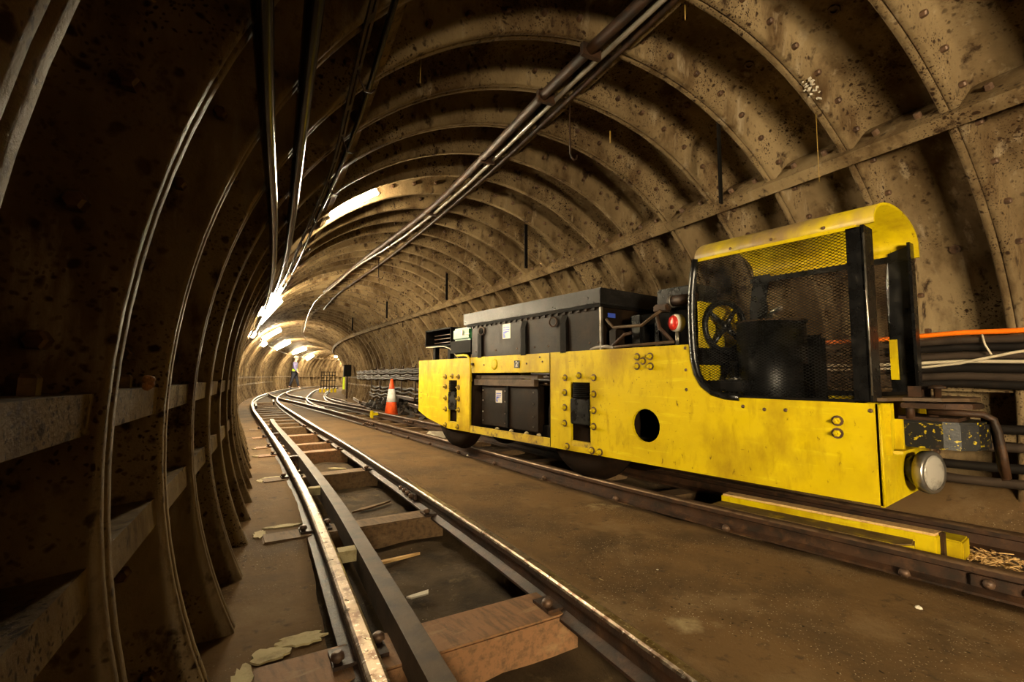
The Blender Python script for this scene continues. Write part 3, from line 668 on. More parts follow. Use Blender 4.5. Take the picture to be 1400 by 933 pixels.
for y in (2.12, 2.2, 2.62, 2.78, 3.0, 3.3, 3.62):
    P('rivet', MB().lathe((XL+.02, y, .90), (-1, 0, 0), [(0, .007), (.004, .005), (.006, .002)], 8), 'bolt', BB)
P('corner_angle', MB().box((XL+.012, 2.088, .84), (XL+.03, 2.104, 1.135)), 'steel', BB)
P('blue_tag', MB().box((XL+.09, 2.092, 1.07), (XL+.16, 2.10, 1.10)), 'print_blue', BB)
# rear open tray and green box
tr = P('rear_tray', MB().box((XL+.03, 4.10, .985), (XL+.40, 4.66, 1.0)).box((XL+.03, 4.10, 1.155), (XL+.40, 4.66, 1.17)).box((XL+.39, 4.10, .99), (XL+.40, 4.66, 1.165)).box((XL+.03, 4.10, .99), (XL+.40, 4.112, 1.165)).box((XL+.03, 4.648, .99), (XL+.40, 4.66, 1.165)), 'black_matt')
P('tray_stand', MB().box((XL+.08, 4.2, .84), (XL+.13, 4.25, .99)).box((XL+.08, 4.52, .84), (XL+.13, 4.57, .99)).box((XL+.28, 4.2, .84), (XL+.33, 4.57, .99)), 'black_matt', tr)
for z in (1.03, 1.07, 1.11): P('shelf_bar', MB().box((XL+.12, 4.14, z), (XL+.135, 4.62, z+.008)), 'rust', tr)
P('wire', MB().tube(smooth([Vector((XL+.02, 4.62, .985)), Vector((XL+.01, 4.4, .975)), Vector((XL+.01, 4.2, .99)), Vector((XL+.02, 4.08, .96)), Vector((XL+.03, 4.05, .90)), Vector((XL+.04, 3.98, .86))], 1), .005, 6), 'offwhite_cable', tr)
gb = P('green_box', MB().box((XL+.03, 3.74, 1.02), (XL+.30, 4.07, 1.145)), 'green', bevel=.02, label='green hinged box with cream latches')
P('latch', MB().box((XL+.018, 3.86, 1.07), (XL+.032, 3.885, 1.115)), 'white', gb); P('latch', MB().box((XL+.018, 3.74, 1.07), (XL+.032, 3.82, 1.08)), 'white', gb)
P('box_shelf', MB().box((XL+.02, 3.71, .90), (XL+.34, 4.09, 1.018)), 'black_matt', gb)
# gear between battery box and cab
P('control_box', MB().box((XL+.16, 1.50, .84), (XR-.16, 1.98, 1.07)), 'black_matt', bevel=.008)
P('control_box', MB().box((XL+.10, 1.45, 1.08), (XL+.32, 1.72, 1.20)), 'black', bevel=.01)
tr2 = P('contactor', MB().box((XL+.035, 1.975, .85), (XL+.12, 2.05, .985)), 'brownbox', bevel=.012)
P('handrail', MB().tube([(XL+.03, 2.06, 1.05), (XL+.03, 2.0, .99), (XL+.03, 1.78, .985), (XL+.03, 1.70, 1.03), (XL+.03, 1.64, 1.06)], .010, 8), 'deck')
P('handrail', MB().tube([(XL+.03, 2.03, .862), (XL+.03, 1.95, .865), (XL+.03, 1.56, .872)], .009, 8), 'deck')
P('lever', MB().tube([(XL+.03, 2.01, .87), (XL+.05, 1.93, .94), (XL+.06, 1.88, .95)], .011, 8), 'rust')
P('lever', MB().tube([(XL+.04, 1.68, 1.05), (XL+.04, 1.66, .96), (XL+.04, 1.58, .88)], .012, 8), 'rust')
P('valve', MB().box((XL+.03, 1.60, 1.05), (XL+.08, 1.70, 1.10)), 'rust', bevel=.01)
P('resistor', MB().tube([(XL+.09, 1.45, 1.115), (XL+.09, 1.62, 1.115)], .032, 14), 'rust')
for y in (1.475, 1.60): P('clip_wire', MB().torus((XL+.09, y, 1.115), (0, 1, 0), .035, .004, 16, 5), 'steel')
P('upright', MB().box((XL+.09, 1.84, .84), (XL+.12, 1.90, 1.06)), 'black'); P('upright', MB().box((XL+.09, 1.70, .84), (XL+.12, 1.73, 1.0)), 'black')
P('grey_hose', MB().tube(smooth([Vector((XL+.03, 2.20, .855)), Vector((XL+.02, 2.15, .872)), Vector((XL+.02, 2.05, .873)), Vector((XL+.03, 2.0, .86))], 1), .012, 8), 'shiny_cable')
lampb = P('tail_lamp', MB().lathe((XL+.09, 1.575, .985), (-.75, .3, 0), [(-.02, .05), (.0, .052), (.022, .05), (.026, .04)], 20), 'white')
P('lens', MB().lathe(Vector((XL+.09, 1.575, .985))+Vector((-.75, .3, 0)).normalized()*.022, (-.75, .3, 0), [(0, .044), (.012, .042), (.02, .025), (.022, .004)], 20), 'red', lampb, label='red round lens')
P('lamp_post', MB().tube([(XL+.09, 1.575, .85), (XL+.09, 1.575, .94)], .012, 8), 'steel', lampb)
# cab: deck, posts, roof, meshes
P('cab_floor', MB().box((XL+.02, .62, .30), (XR-.02, 1.43, .33)), 'black_matt')
P('bulkhead', MB().prism([(XL+.06, 1.415, .36), (XL+.47, 1.415, .36), (XL+.47, 1.415, 1.02), (XL+.45, 1.415, 1.07), (XL+.38, 1.415, 1.09), (XL+.06, 1.415, 1.09)], (0, .012, 0)), 'yellow')
ZE = 1.306; YR = 1.40
def arch(y, dr=0.0, n=20):
    cx = (XL+.0+2.975)/2; hw = (2.975-XL)/2+dr; out = []
    for i in range(n+1):
        t = math.pi*(1-i/n); u = math.cos(t); v = math.sin(t)
        out.append(Vector((cx+hw*u, y, ZE+.012*(1-u)*0+(.135+dr)*(v**.85))))
    return out
rf = MB(); A0, A1, B0, B1 = arch(.60), arch(YR), arch(.60, -.012), arch(YR, -.012); n = len(A0)
rf.add(A0+A1, [(i, i+1, n+i+1, n+i) for i in range(n-1)], 0, True); rf.add(B0+B1, [(n+i, n+i+1, i+1, i) for i in range(n-1)], 1, True)
rf.add(A0+B0, [(i, i+1, n+i+1, n+i) for i in range(n-1)], 1); rf.add(A1+B1, [(n+i, n+i+1, i+1, i) for i in range(n-1)], 1)
for a, b, c, d in ((A0[0], A1[0], B1[0], B0[0]), (A0[-1], A1[-1], B1[-1], B0[-1])): rf.add([a, b, c, d], [(0, 1, 2, 3)], 1)
ROOF = P('cab_roof', rf, ['yellow_dust', 'yellow'], label='curved yellow cab roof, dusty on top')
# valances below the eaves
P('eave_strip', MB().box((2.963, .60, 1.262), (2.975, YR, ZE+.004)), 'yellow', ROOF); P('eave_strip', MB().box((XL, .66, ZE-.012), (XL+.012, YR, ZE+.004)), 'yellow', ROOF)
P('roof_slot', MB().box((2.585, .70, ZE+.133), (2.60, .80, ZE+.137)), 'black_matt', ROOF)
for y in (.78, 1.0, 1.2): P('roof_rivet', MB().lathe((XL-.001, y, ZE+.02), (-1, 0, 0), [(0, .008), (.004, .005)], 8), 'bolt', ROOF)
for k in range(3): pass
PL = P('front_post', MB().box((XL, .645, .575), (XL+.012, .70, 1.30)).box((XL, .636, .575), (XL+.11, .648, 1.305)), 'black', label='black angle post at the near front corner')
P('weld_bead', MB().tube([(XL-.001, .637, .60), (XL-.001, .637, 1.27)], .0035, 6), 'steel', PL)
FPR = P('front_post', MB().prism([(2.958, .625, .585), (2.958, .735, .585), (2.958, .735, 1.16), (2.952, .72, 1.30), (2.952, .622, 1.33), (2.958, .625, 1.16)], (.012, 0, 0)).prism([(2.90, .618, .585), (2.968, .618, .585), (2.968, .618, 1.16), (2.955, .618, 1.33), (2.89, .618, 1.33), (2.90, .618, 1.16)], (0, .012, 0)), 'black', label='black bent post at the far front corner')
# rear hoops: left follows the step, right arches
P('rear_post', MB().tube(smooth([Vector((XL+.006, y, z)) for y, z in [(1.395, 1.31), (1.412, 1.24), (1.43, 1.14), (1.432, 1.0), (1.43, .88), (1.425, .76), (1.412, .69), (1.375, .625), (1.32, .585), (1.26, .574), (1.18, .572)]], 1), .020, 8), 'black', label='black bent tube framing the near cab opening')
P('rear_post', MB().box((2.95, 1.36, .85), (2.97, 1.43, 1.0)).prism([(2.955, 1.30, .85), (2.955, 1.43, .85), (2.955, 1.43, 1.1), (2.955, 1.40, 1.30), (2.955, 1.30, 1.30), (2.955, 1.33, 1.15)], (.012, 0, 0)), 'black')
P('cab_rail', MB().box((2.952, .62, 1.255), (2.965, 1.42, 1.285)), 'black'); P('cab_rail', MB().box((2.95, .62, .575), (2.97, 1.42, .60)), 'black_matt')
P('cab_rail', MB().box((XL+.004, .70, .566), (XL+.016, 1.28, .582)), 'black_matt')
def screen(x, ya, yb, za, zb, inside):
    mb = MB(); pw, ph = .024, .0068; t = .0013; nx = int((yb-ya)/pw)+1; nzr = int((zb-za)/ph)+1
    for j in range(nzr):
        for i in range(nx):
            y0 = ya+i*pw+(pw/2 if j % 2 else 0); z0 = za+j*ph/1.0
            for dy in (-1, 1):
                a = Vector((x, y0, z0)); b = Vector((x, y0+dy*pw/2, z0+ph)); c = (a+b)/2
                if not inside(c.y, c.z): continue
                d = (b-a).normalized(); q = Vector((0, -d.z, d.y))
                vs = [a+q*t, a+Vector((.002, 0, 0)), a-q*t, b+q*t, b+Vector((.002, 0, 0)), b-q*t]
                mb.add(vs, [(0, 1, 4, 3), (1, 2, 5, 4), (2, 0, 3, 5)])
    return mb
def in_left(y, z):
    if not (.69 < y < 1.42 and .575 < z < 1.305): return False
    if z < .735 and y > 1.26: return (y-1.26)**2+(z-.735)**2 < .16**2
    return True
sc = P('mesh_screen', screen(XL+.008, .68, 1.43, .57, 1.31, in_left), 'black', label='expanded metal screen on the near side', weld=False); sc['kind'] = 'stuff'
sc = P('mesh_screen', screen(2.965, .63, 1.40, .60, 1.26, lambda y, z: .64 < y < 1.36 and z < 1.26), 'deck', label='expanded metal screen on the far side', weld=False); sc['kind'] = 'stuff'
# cab fittings
hw = P('handwheel', MB().torus((2.52, 1.36, .955), (-.34, -.94, 0), .135, .016, 32, 10), 'black_smooth', label='black spoked brake handwheel')
d0 = Vector((-.34, -.94, 0)).normalized(); u0 = Vector((d0.y, -d0.x, 0)); hc = Vector((2.52, 1.36, .955))
for k in range(4):
    a = rad(38+90*k); e = u0*math.cos(a)+Vector((0, 0, 1))*math.sin(a); P('spoke', MB().tube([hc, hc+e*.132], [.017, .010], 8), 'black', hw)
P('hub', MB().lathe(hc-d0*.02, d0, [(0, .032), (.04, .03), (.048, .015)], 14), 'black', hw); P('shaft', MB().tube([hc-d0*.02, hc-d0*.06], .014, 8), 'black', hw)
st = P('instrument_shelf', MB().box((XL+.04, 1.18, .60), (XL+.38, 1.40, .655)), 'black', bevel=.01)
P('gauge', MB().lathe((2.50, 1.31, .655), (0, 0, 1), [(0, .035), (.03, .03), (.03, .024), (.10, .024), (.105, .02)], 16), 'black', st); P('gauge_rim', MB().lathe((2.50, 1.31, .657), (0, 0, 1), [(0, .04), (.008, .042), (.012, .036)], 16), 'steel', st)
ctl = MB(); poly = [Vector((2.62+.19*math.cos(rad(a))*1.0, 1.16+.16*math.sin(rad(a)), .34)) for a in range(0, 360, 15)]
ctl.prism(poly, (0, 0, .62), 0, True)
cb = P('controller_drum', ctl, 'black_smooth', label='upright black controller drum behind the near screen'); P('drum_rim', MB().torus((2.62, 1.16, .965), (0, 0, 1), .165, .008, 26, 6), 'deck', cb); P('drum_handle', MB().tube([(2.62, 1.16, .96), (2.62, 1.16, 1.02), (2.56, 1.08, 1.03)], .012, 8), 'steel', cb)
P('seat_back', MB().box((2.80, .98, .45), (2.86, 1.30, .90)), 'black_matt', bevel=.02)
P('side_marker', MB().box((2.93, .70, .66), (2.945, .73, .86)), 'yellow')
# front end
FP = P('front_plate', MB().box((XL, YF, BOT), (2.835, YF+.014, .372)).box((XL, YF, .37), (XL+.07, YF+.014, SILL-.004)), 'yellow')
P('front_plate', MB().box((2.845, YF, BOT), (XR, YF+.014, SILL)), 'yellow_dirty')
P('corner_bead', MB().tube([(XL, YF, BOT+.006), (XL, YF, SILL-.006)], .006, 6), 'yellow', FP)
P('hinge', MB().box((XL+.055, YF-.022, .50), (XL+.085, YF+.006, .565)).box((XL+.058, YF-.018, .36), (XL+.08, YF+.006, .50)), 'yellow', FP)
P('shelf', MB().prism([(XL+.06, YF, .366), (2.60, YF, .366), (2.54, YF-.05, .366), (XL+.09, YF-.045, .366)], (0, 0, .012)), 'yellow', FP)
P('buffer_cheek', MB().box((XL+.125, YF-.005, .378), (XL+.165, YF+.08, .565)).box((XL+.165, YF-.03, .378), (XL+.185, YF+.05, .50)), 'yellow')
P('buffer_cheek', MB().box((2.88, YF-.03, .378), (2.90, YF+.08, .565)), 'yellow')
P('nose_deck', MB().prism([(XL+.02, .66, .575), (XL+.08, .61, .575), (2.48, .585, .575), (2.52, .47, .575), (2.60, .40, .575), (2.72, .385, .575), (2.83, .42, .575), (2.87, .50, .575), (2.90, .60, .575), (XR-.02, .66, .575)], (0, 0, .014)), 'deck')
buf = P('buffer_block', MB().prism([(2.505, .62, .385), (2.505, .47, .385), (2.52, .42, .385), (2.57, .375, .385), (2.66, .355, .385), (2.76, .375, .385), (2.81, .42, .385), (2.83, .47, .385), (2.83, .62, .385)], (0, 0, .11), 0, False), 'bumper', bevel=.008, label='black buffer block chipped to yellow')
P('coupling_neck', MB().box((2.55, .43, .495), (2.78, .62, .508)).tube([(2.62, .52, .50), (2.62, .52, .575)], .02, 10).tube([(2.56, .58, .50), (2.56, .58, .575)], .016, 10), 'rust', buf)
P('coupling_jaw', MB().prism([(2.50, .60, .545), (2.51, .46, .545), (2.58, .39, .545), (2.68, .37, .545), (2.80, .40, .545), (2.84, .60, .545)], (0, 0, .022)), 'rust', buf, bevel=.004)
P('coupling_pin', MB().lathe((2.62, .50, .575), (0, 0, 1), [(0, .013), (.05, .013), (.05, .03), (.06, .03), (.065, .01)], 10), 'rust', buf)
P('pin_tab', MB().box((2.63, .555, .585), (2.642, .60, .635)).box((2.66, .53, .585), (2.672, .57, .635)), 'rust', buf)
lk = P('coupling_link', MB().tube(smooth([Vector(p) for p in [(2.60, .53, .528), (2.62, .42, .527), (2.64, .36, .528), (2.645, .34, .515), (2.65, .335, .47), (2.655, .325, .38), (2.66, .32, .28)]], 1), .014, 10), 'rust', buf, label='rusty coupling link hanging from the buffer')
P('coupling_link', MB().tube(smooth([Vector(p) for p in [(2.70, .38, .50), (2.69, .36, .51), (2.68, .345, .49), (2.68, .34, .40), (2.67, .335, .30), (2.66, .322, .272)]], 1), .013, 10), 'rust', buf)
hl = P('headlight', MB().lathe((2.625, .585, .275), (-.27, -.96, 0), [(.02, .072), (.025, .086), (.055, .089), (.064, .084), (.064, .079)], 28), 'steel', label='round steel headlight under the buffer')
P('lens', MB().lathe(Vector((2.625, .585, .275))+Vector((-.27, -.96, 0)).normalized()*.062, (-.27, -.96, 0), [(0, .079), (.006, .06), (.01, .03), (.011, .004)], 28), 'lens', hl)
P('lamp_cup', MB().lathe((2.64, .63, .275), (-.27, -.96, 0), [(0, .03), (.02, .055), (.075, .076)], 20), 'black', hl)
P('rear_plate', MB().box((XL+.018, YB-.016, .30), (XR-.018, YB, TOP-.01)), 'yellow_dirty')

# ------------------------------------------------------------------ yellow timber planks between the siding rails, shavings
tp = MB().prism([(2.555, .595, -.10), (2.50, .64, -.10), (2.46, 1.45, -.10), (2.59, 1.45, -.10), (2.70, .62, -.10)], (0, 0, .075))
tag(put('timber_plank', tp, [M['plank_top']], bevel=.006), 'low yellow painted plank beside the rail under the front of the locomotive', 'plank')
tb = MB().prism([(2.72, .53, -.10), (2.64, .54, -.10), (2.58, 1.45, -.10), (2.66, 1.45, -.10)], (0, 0, .105))
t = put('timber_beam', tb, [M['yellow']], bevel=.004); tag(t, 'taller yellow beam with a split top under the front of the locomotive', 'beam')
put('split_top', MB().prism([(2.715, .535, .005), (2.645, .545, .005), (2.585, 1.44, .005), (2.655, 1.44, .005)], (0, 0, .01)), M['splinter'], t)
put('plank_end', MB().prism([(2.553, .5935, -.10), (2.498, .6385, -.10), (2.4985, .6385, -.028), (2.553, .5935, -.028)], (-.002, -.002, 0)), M['yellow'], D.objects['timber_plank'])
put('end_strap', MB().obox((2.69, .527, -.045), (Vector((.99, -.12, 0)), Vector((.12, .99, 0)), Vector((0, 0, 1))), (.012, .006, .06)), M['rust'], t)
e = MB().box((2.715, .47, -.10), (2.84, .56, -.015)); tag(put('timber_block', e, M['yellow'], bevel=.006), 'short yellow end block with frayed end beside the wood shavings', 'block')
sh = MB()
for i in range(170):
    x, y = rnd.gauss(2.83, .10), rnd.gauss(.44, .07); a = rnd.uniform(0, math.pi); L = rnd.uniform(.012, .05)
    if y > .56 or y < .2: continue
    c = Vector((x, y, -.105+rnd.uniform(0, .02))); d = Vector((math.cos(a), math.sin(a), rnd.uniform(-.2, .25))); sh.obox(c, (d.normalized(), Vector((-math.sin(a), math.cos(a), 0)), Vector((0, 0, 1))), (L, .003, .0015))
tag(put('wood_shavings', sh, M['splinter'], weld=False), 'scatter of pale wood shavings beside the yellow end block', 'shavings', kind='stuff')

# ------------------------------------------------------------------ small things on the floor
def slat(label, s, l, z, L, wd, ang, m, name='wood_strip', cat='wood'):
    e, d = sframe(s); a = (e*math.cos(ang)+d*math.sin(ang)); b = Vector((-a.y, a.x, 0)); c = W(s, l, z)
    tag(put(name, MB().prism([c-a*L-b*wd*.2, c-a*L*.4-b*wd, c+a*L*.6-b*wd*.7, c+a*L-b*wd*.1, c+a*L*.9+b*wd*.3, c-a*L*.5+b*wd], (0, 0, .012)), M[m]), label, cat)
slat('brown wood strip lying in the pit past the nearest sleeper', 2.02, -.93, -.19, .13, .012, .15, 'splinter')
slat('dark wood offcut lying in the pit before the third sleeper', 3.0, -.85, -.19, .16, .02, .5, 'timber_dark')
slat('yellowed wood chip under the right rail in the third bay', 4.45, -.85, -.185, .09, .03, -.6, 'mortar')
slat('dark wood piece leaning in the third bay of the track', 4.25, -1.0, -.19, .13, .02, .7, 'timber_dark')
c = W(1.62, -.93, -.188); e, d = sframe(1.6)
tag(put('paper_scrap', MB().prism([c-e*.045, c-e*.03-d*.018, c+e*.04-d*.012, c+e*.05+d*.02, c+e*.01+d*.012], (0, 0, .006)), M['white']), 'torn pale paper scrap on the dirt of the nearest bay', 'paper')
for i, (s, l) in enumerate([(1.33, -1.285), (.95, -1.05)]):
    c = W(s, l, -.2); tag(put('stone', MB().lathe(c, (rnd.uniform(-.3, .3), 0, 1), [(0, .015), (.015, .022), (.03, .016), (.036, .004)], 7, 0, False), M['mortar']), ['pale stone in the trough left of the left rail', 'small pale stone in the pit beside the check rail'][i], 'stone')
for i, (s, l, lab) in enumerate([(.55, .43, 'small pale pebble on the middle walkway near the bottom right'), (1.15, -.12, 'pale chip in the middle of the concrete walkway'), (3.95, .24, 'white chip on the concrete beside the siding rail')]):
    tag(put('pebble', MB().lathe(W(s, l, -.082), (.2, 0, 1), [(0, .008), (.006, .011), (.012, .008), (.015, .002)], 6, 0, False), M['white']), lab, 'pebble')
c = W(5.45, .47, -.1)
ps = MB(); ps.add([c+Vector(p) for p in [(-.20, -.02, 0), (.02, -.13, .0), (.22, -.08, .02), (.24, .06, .02), (-.02, .14, .0), (-.05, .02, .09), (.12, .0, .075)]],
       [(0, 1, 5), (1, 6, 5), (1, 2, 6), (2, 3, 6), (3, 4, 6), (4, 5, 6), (4, 0, 5), (4, 3, 2, 1, 0)])
tag(put('plastic_sheet', ps, M['white']), 'crumpled white plastic sheet on the siding beneath the rear of the locomotive', 'plastic sheet')
cl = W(8.75, .60, -.08); t = thing('rail_clamp', cl, 'small yellow clamp on the siding in front of the traffic cone', 'clamp')
put('clamp_body', MB().box((cl.x-.06, cl.y-.04, cl.z-.03), (cl.x-.02, cl.y+.04, cl.z+.11)), M['yellow'], t, bevel=.006); put('clamp_arm', MB().box((cl.x-.03, cl.y-.03, cl.z+.02), (cl.x+.08, cl.y+.03, cl.z+.07)), M['yellow'], t, bevel=.006)
# traffic cone
cb_ = W(9.14, 1.05, -.10); t = thing('traffic_cone', cb_, 'orange and white traffic cone standing beside the siding behind the locomotive', 'cone')
hN = .715; rC = lambda h: lerp(h, [0, hN], [.135, .028])
put('cone_base', MB().prism([cb_+Vector((.16*math.cos(rad(45+90*k)*1), .16*math.sin(rad(45+90*k)), .0)) for k in range(4)], (0, 0, .03)), M['cone_orange'], t, bevel=.008)
put('cone_body', MB().lathe(cb_, (0, 0, 1), [(.02, rC(.02)), (.26, rC(.26)), (.55, rC(.55)), (hN, rC(hN)), (hN+.004, .015)], 24), M['cone_orange'], t)
put('reflective_sleeve', MB().lathe(cb_, (0, 0, 1), [(.26, rC(.26)+.004), (.52, rC(.52)+.004)], 24), M['reflect'], t)
# rubble and scrap bars along the right, beyond the locomotive
rb = MB()
for i in range(300):
    s = rnd.gauss(10.2, .9); l = rnd.uniform(1.15, 1.42); hgt = max(0, .34-abs(s-10.2)*.14-abs(l-1.4)*.35)
    c = W(s, l, -.1+rnd.uniform(0, 1)*hgt); k = rnd.uniform(.02, .07)
    ax = Matrix.Rotation(rnd.uniform(0, 3), 3, Vector((rnd.uniform(-1, 1), rnd.uniform(-1, 1), rnd.uniform(-1, 1)))) 
    c.z = max(c.z, -.08); rb.obox(c, (ax.col[0], ax.col[1], ax.col[2]), (k*rnd.uniform(.6, 2.2), k*.7, k*.5))
tag(put('rubble_heap', rb, M['rubble'], weld=False), 'dark heap of rubble and scrap behind the traffic cone', 'rubble', kind='stuff')
SB_ = [(11.8, 1.25, -.02, 1.6, .05, .04), (12.6, .98, -.03, 1.7, -.10, .035), (8.6, 1.42, .10, 1.3, .03, .04), (9.6, 1.44, .24, 1.5, .02, .03), (13.5, 1.3, .02, 1.6, .08, .04), (11.0, .95, -.05, 1.2, -.06, .03), (7.9, 1.30, -.05, 1.2, -.08, .035), (14.8, 1.0, -.03, 1.5, -.15, .04)]
for i, (s, l, z, L, a, k) in enumerate(SB_):
    p0, p1 = W(s-L/2, l-a*L/2, z), W(s+L/2, l+a*L/2, z+.03)
    pr, mt = rail_prof(.04, .07, .06)
    tag(put('scrap_rail', MB().sweep([p0, (p0+p1)/2, p1], pr, mt), [M['rust'], M['railtop_dull']]),
        ['scrap rail lying along the right wall past the rubble heap', 'scrap rail lying crosswise left of the rubble heap', 'scrap rail low against the right wall beside the cone', 'scrap rail lying on top of the rubble heap', 'scrap rail near the bend by the right wall', 'scrap rail in front of the rubble heap', 'scrap rail beside the rear corner of the locomotive', 'furthest scrap rail by the yellow lattice barrier'][i], 'rail')
# horizontal pipe racks below the far cables
for k in range(9):
    s = 5.6+k*.9; e, d = sframe(s)
    t = thing('wall_bracket', W(s, 1.58, .2), '%s short upright under the far cables behind the locomotive, counted from the camera' % ORD[k], 'bracket', 'low brackets on the right wall')
    put('upright', MB().obox(W(s, 1.56, .36), (e, d, Vector((0, 0, 1))), (.012, .018, .20)), M['rust'], t)
# lattice barrier with yellow foot far down the track
b0 = W(23.3, .95, -.1); e, d = sframe(23.3)
t = thing('lattice_barrier', b0, 'dark lattice barrier with yellow striped foot far down the tunnel', 'barrier')
for k in range(6): put('bar', MB().obox(b0+e*(-.3+.12*k)+Vector((0, 0, .55)), (e, d, Vector((0, 0, 1))), (.014, .014, .42)), M['black_matt'], t)
for z in (.3, .55, .8, .95): put('bar', MB().obox(b0+Vector((0, 0, z)), (e, d, Vector((0, 0, 1))), (.33, .012, .014)), M['black_matt'], t)
for k in range(5): put('foot_slat', MB().obox(b0+e*(-.32+.16*k)+Vector((0, 0, .09)), (e, d, Vector((0, 0, 1))), (.05, .12, .09)), M['yellow'], t)
# signal box on the far right wall
q = W(16.4, 1.42, .85); t = thing('signal_box', q, 'small black box with yellow tag on the right wall at the bend', 'box')
put('box_body', MB().obox(q, (*sframe(16.4), Vector((0, 0, 1))), (.12, .1, .2)), M['black_matt'], t, bevel=.01); put('tag_plate', MB().obox(q+Vector((-.14, -.1, -.42)), (*sframe(16.4), Vector((0, 0, 1))), (.03, .02, .2)), M['lime'], t)
put('box_post', MB().obox(q+Vector((0, 0, -.52)), (*sframe(16.4), Vector((0, 0, 1))), (.03, .03, .42)), M['rust'], t)

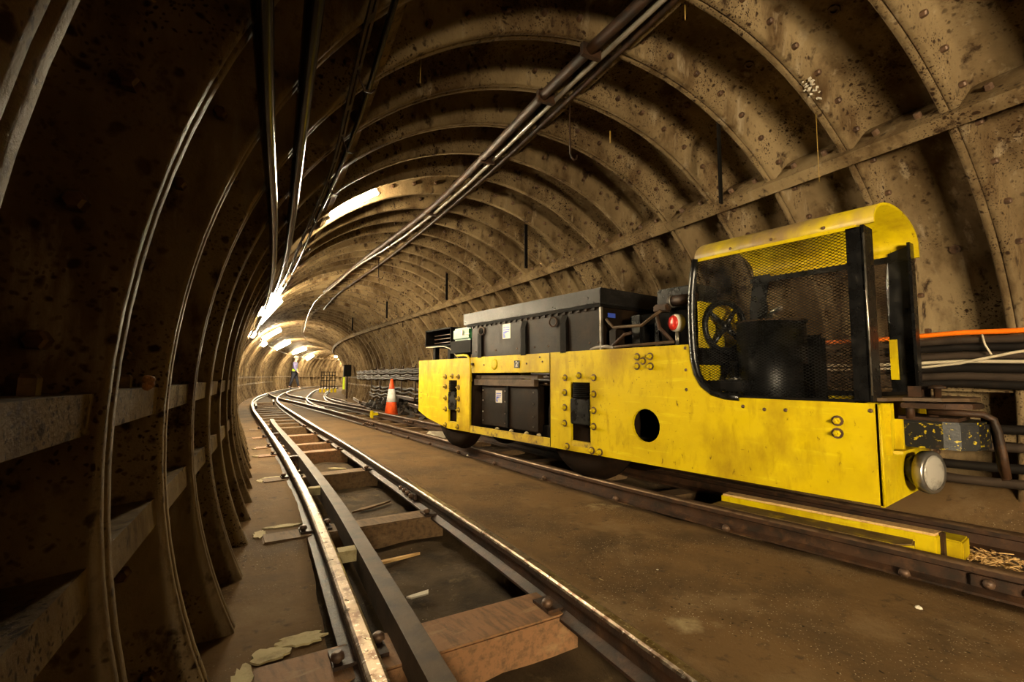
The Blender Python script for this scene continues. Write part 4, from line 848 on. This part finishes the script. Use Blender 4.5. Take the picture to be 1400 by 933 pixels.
# ------------------------------------------------------------------ person: worker far down the track
def skin_obj(name, joints, bones, m, parent, root=0, sub=2):
    me = D.meshes.new(name); bm = bmesh.new(); lay = bm.verts.layers.skin.verify(); vs = []
    for i, (p, r) in enumerate(joints):
        v = bm.verts.new(p); r = r if isinstance(r, tuple) else (r, r); v[lay].radius = r; v[lay].use_root = (i == root); vs.append(v)
    for a, b in bones: bm.edges.new((vs[a], vs[b]))
    bm.to_mesh(me); bm.free(); me.materials.append(M[m])
    o = D.objects.new(name, me); COL.objects.link(o); o.parent = parent
    sk = o.modifiers.new('skin', 'SKIN'); sk.use_smooth_shade = True
    sb = o.modifiers.new('sub', 'SUBSURF'); sb.levels = sub; sb.render_levels = sub; ORI[o.name] = ORI[parent.name]; return o
def worker():
    loc = W(28.2, -1.05, -.06); t = thing('person', loc, 'person in white helmet, blue-grey jacket with lime vest and dark trousers walking on the track', 'person')
    t.rotation_euler = (0, 0, rad(62)); ORI[t.name] = Vector((0, 0, 0))      # parts built in the figure's own frame: faces -y
    V = Vector
    J = [((0, 0, .98), (.15, .11)), ((0, .0, 1.15), (.14, .10)), ((0, -.02, 1.33), (.17, .11)), ((0, -.02, 1.47), (.10, .08)), ((0, -.03, 1.55), (.055, .055)), ((0, -.05, 1.64), (.075, .09)), ((0, -.05, 1.73), (.078, .095)),
         ((.10, 0, .92), (.095, .10)), ((.12, -.10, .52), (.06, .065)), ((.12, -.20, .10), (.04, .045)), ((.12, -.30, .04), (.035, .03)),
         ((-.10, 0, .92), (.095, .10)), ((-.12, .10, .52), (.06, .065)), ((-.12, .24, .12), (.04, .045)), ((-.12, .15, .05), (.035, .03)),
         ((.20, -.02, 1.42), (.06, .06)), ((.25, .08, 1.15), (.042, .042)), ((.24, .0, .92), (.03, .03)), ((.24, -.03, .84), (.035, .018)),
         ((-.20, -.02, 1.42), (.06, .06)), ((-.25, -.06, 1.15), (.042, .042)), ((-.24, -.20, .96), (.03, .03)), ((-.24, -.26, .90), (.035, .018))]
    Bn = [(0, 1), (1, 2), (2, 3), (3, 4), (4, 5), (5, 6), (0, 7), (7, 8), (8, 9), (9, 10), (0, 11), (11, 12), (12, 13), (13, 14), (3, 15), (15, 16), (16, 17), (17, 18), (3, 19), (19, 20), (20, 21), (21, 22)]
    skin_obj('body', J, Bn, 'skin', t)
    for hx, hy, hz in ((.24, -.03, .84), (-.24, -.26, .90)):                 # five fingers per hand
        for k, (dx, L) in enumerate(((-.028, .07), (-.010, .08), (.010, .075), (.026, .06))):
            skin_obj('finger', [((hx+dx*.6, hy, hz), .010), ((hx+dx, hy-.012, hz-L*.55), .009), ((hx+dx, hy-.004+.012, hz-L), .008)], [(0, 1), (1, 2)], 'skin', t, 0, 1)
        sg = 1 if hx < 0 else -1
        skin_obj('thumb', [((hx+sg*.02, hy-.01, hz+.03), .011), ((hx+sg*.05, hy-.03, hz), .010), ((hx+sg*.052, hy-.035, hz-.03), .008)], [(0, 1), (1, 2)], 'skin', t, 0, 1)
    jk = [((0, 0, .94), (.185, .14)), ((0, 0, 1.15), (.165, .13)), ((0, -.02, 1.33), (.19, .14)), ((0, -.02, 1.46), (.12, .10)), ((.20, -.02, 1.42), (.078, .078)), ((.25, .08, 1.15), (.06, .06)), ((.24, .01, .95), (.047, .047)), ((-.20, -.02, 1.42), (.078, .078)), ((-.25, -.06, 1.15), (.06, .06)), ((-.24, -.18, .985), (.047, .047))]
    skin_obj('jacket', jk, [(0, 1), (1, 2), (2, 3), (3, 4), (4, 5), (5, 6), (3, 7), (7, 8), (8, 9)], 'purple', t)
    skin_obj('vest', [((0, 0, .93), (.20, .155)), ((0, 0, 1.05), (.19, .15)), ((0, 0, 1.17), (.18, .145))], [(0, 1), (1, 2)], 'hivis', t)
    skin_obj('trousers', [((0, 0, .98), (.165, .125)), ((.10, 0, .90), (.115, .12)), ((.12, -.10, .52), (.08, .085)), ((.12, -.19, .13), (.062, .07)), ((-.10, 0, .90), (.115, .12)), ((-.12, .10, .52), (.08, .085)), ((-.12, .23, .15), (.062, .07))], [(0, 1), (1, 2), (2, 3), (0, 4), (4, 5), (5, 6)], 'navy', t)
    for x, y, z in ((.12, -.21, .05), (-.12, .22, .07)): skin_obj('boot', [((x, y+.02, z+.05), (.06, .06)), ((x, y, z), (.055, .05)), ((x, y-.13, z-.015), (.05, .035))], [(0, 1), (1, 2)], 'black', t)
    hm = MB().lathe((0, -.045, 1.73), (0, .06, 1), [(.0, .135), (.006, .138), (.03, .125), (.08, .108), (.115, .07), (.125, .01)], 20); put('helmet', hm, M['white'], t)
    put('helmet_peak', MB().prism([V((.10, -.13, 1.732)), V((.06, -.20, 1.725)), V((-.06, -.20, 1.725)), V((-.10, -.13, 1.732))], (0, 0, .008)), M['white'], t)
    put('hair', MB().lathe((0, -.02, 1.62), (0, 0, 1), [(0, .05), (.04, .083), (.11, .09)], 14), M['hair'], t)
    for sx in (-1, 1):
        put('eye', MB().lathe((sx*.032, -.138, 1.69), (0, -1, 0), [(0, .011), (.006, .008), (.009, .002)], 8), M['white'], t)
        put('ear', MB().lathe((sx*.078, -.04, 1.675), (sx, 0, 0), [(0, .012), (.01, .026), (.016, .02)], 8), M['skin'], t)
    put('nose', MB().prism([V((-.014, -.14, 1.645)), V((.014, -.14, 1.645)), V((0, -.14, 1.69))], (0, -.025, -.004)), M['skin'], t)
    put('mouth', MB().box((-.025, -.140, 1.605), (.025, -.128, 1.613)), M['red'], t)
worker()
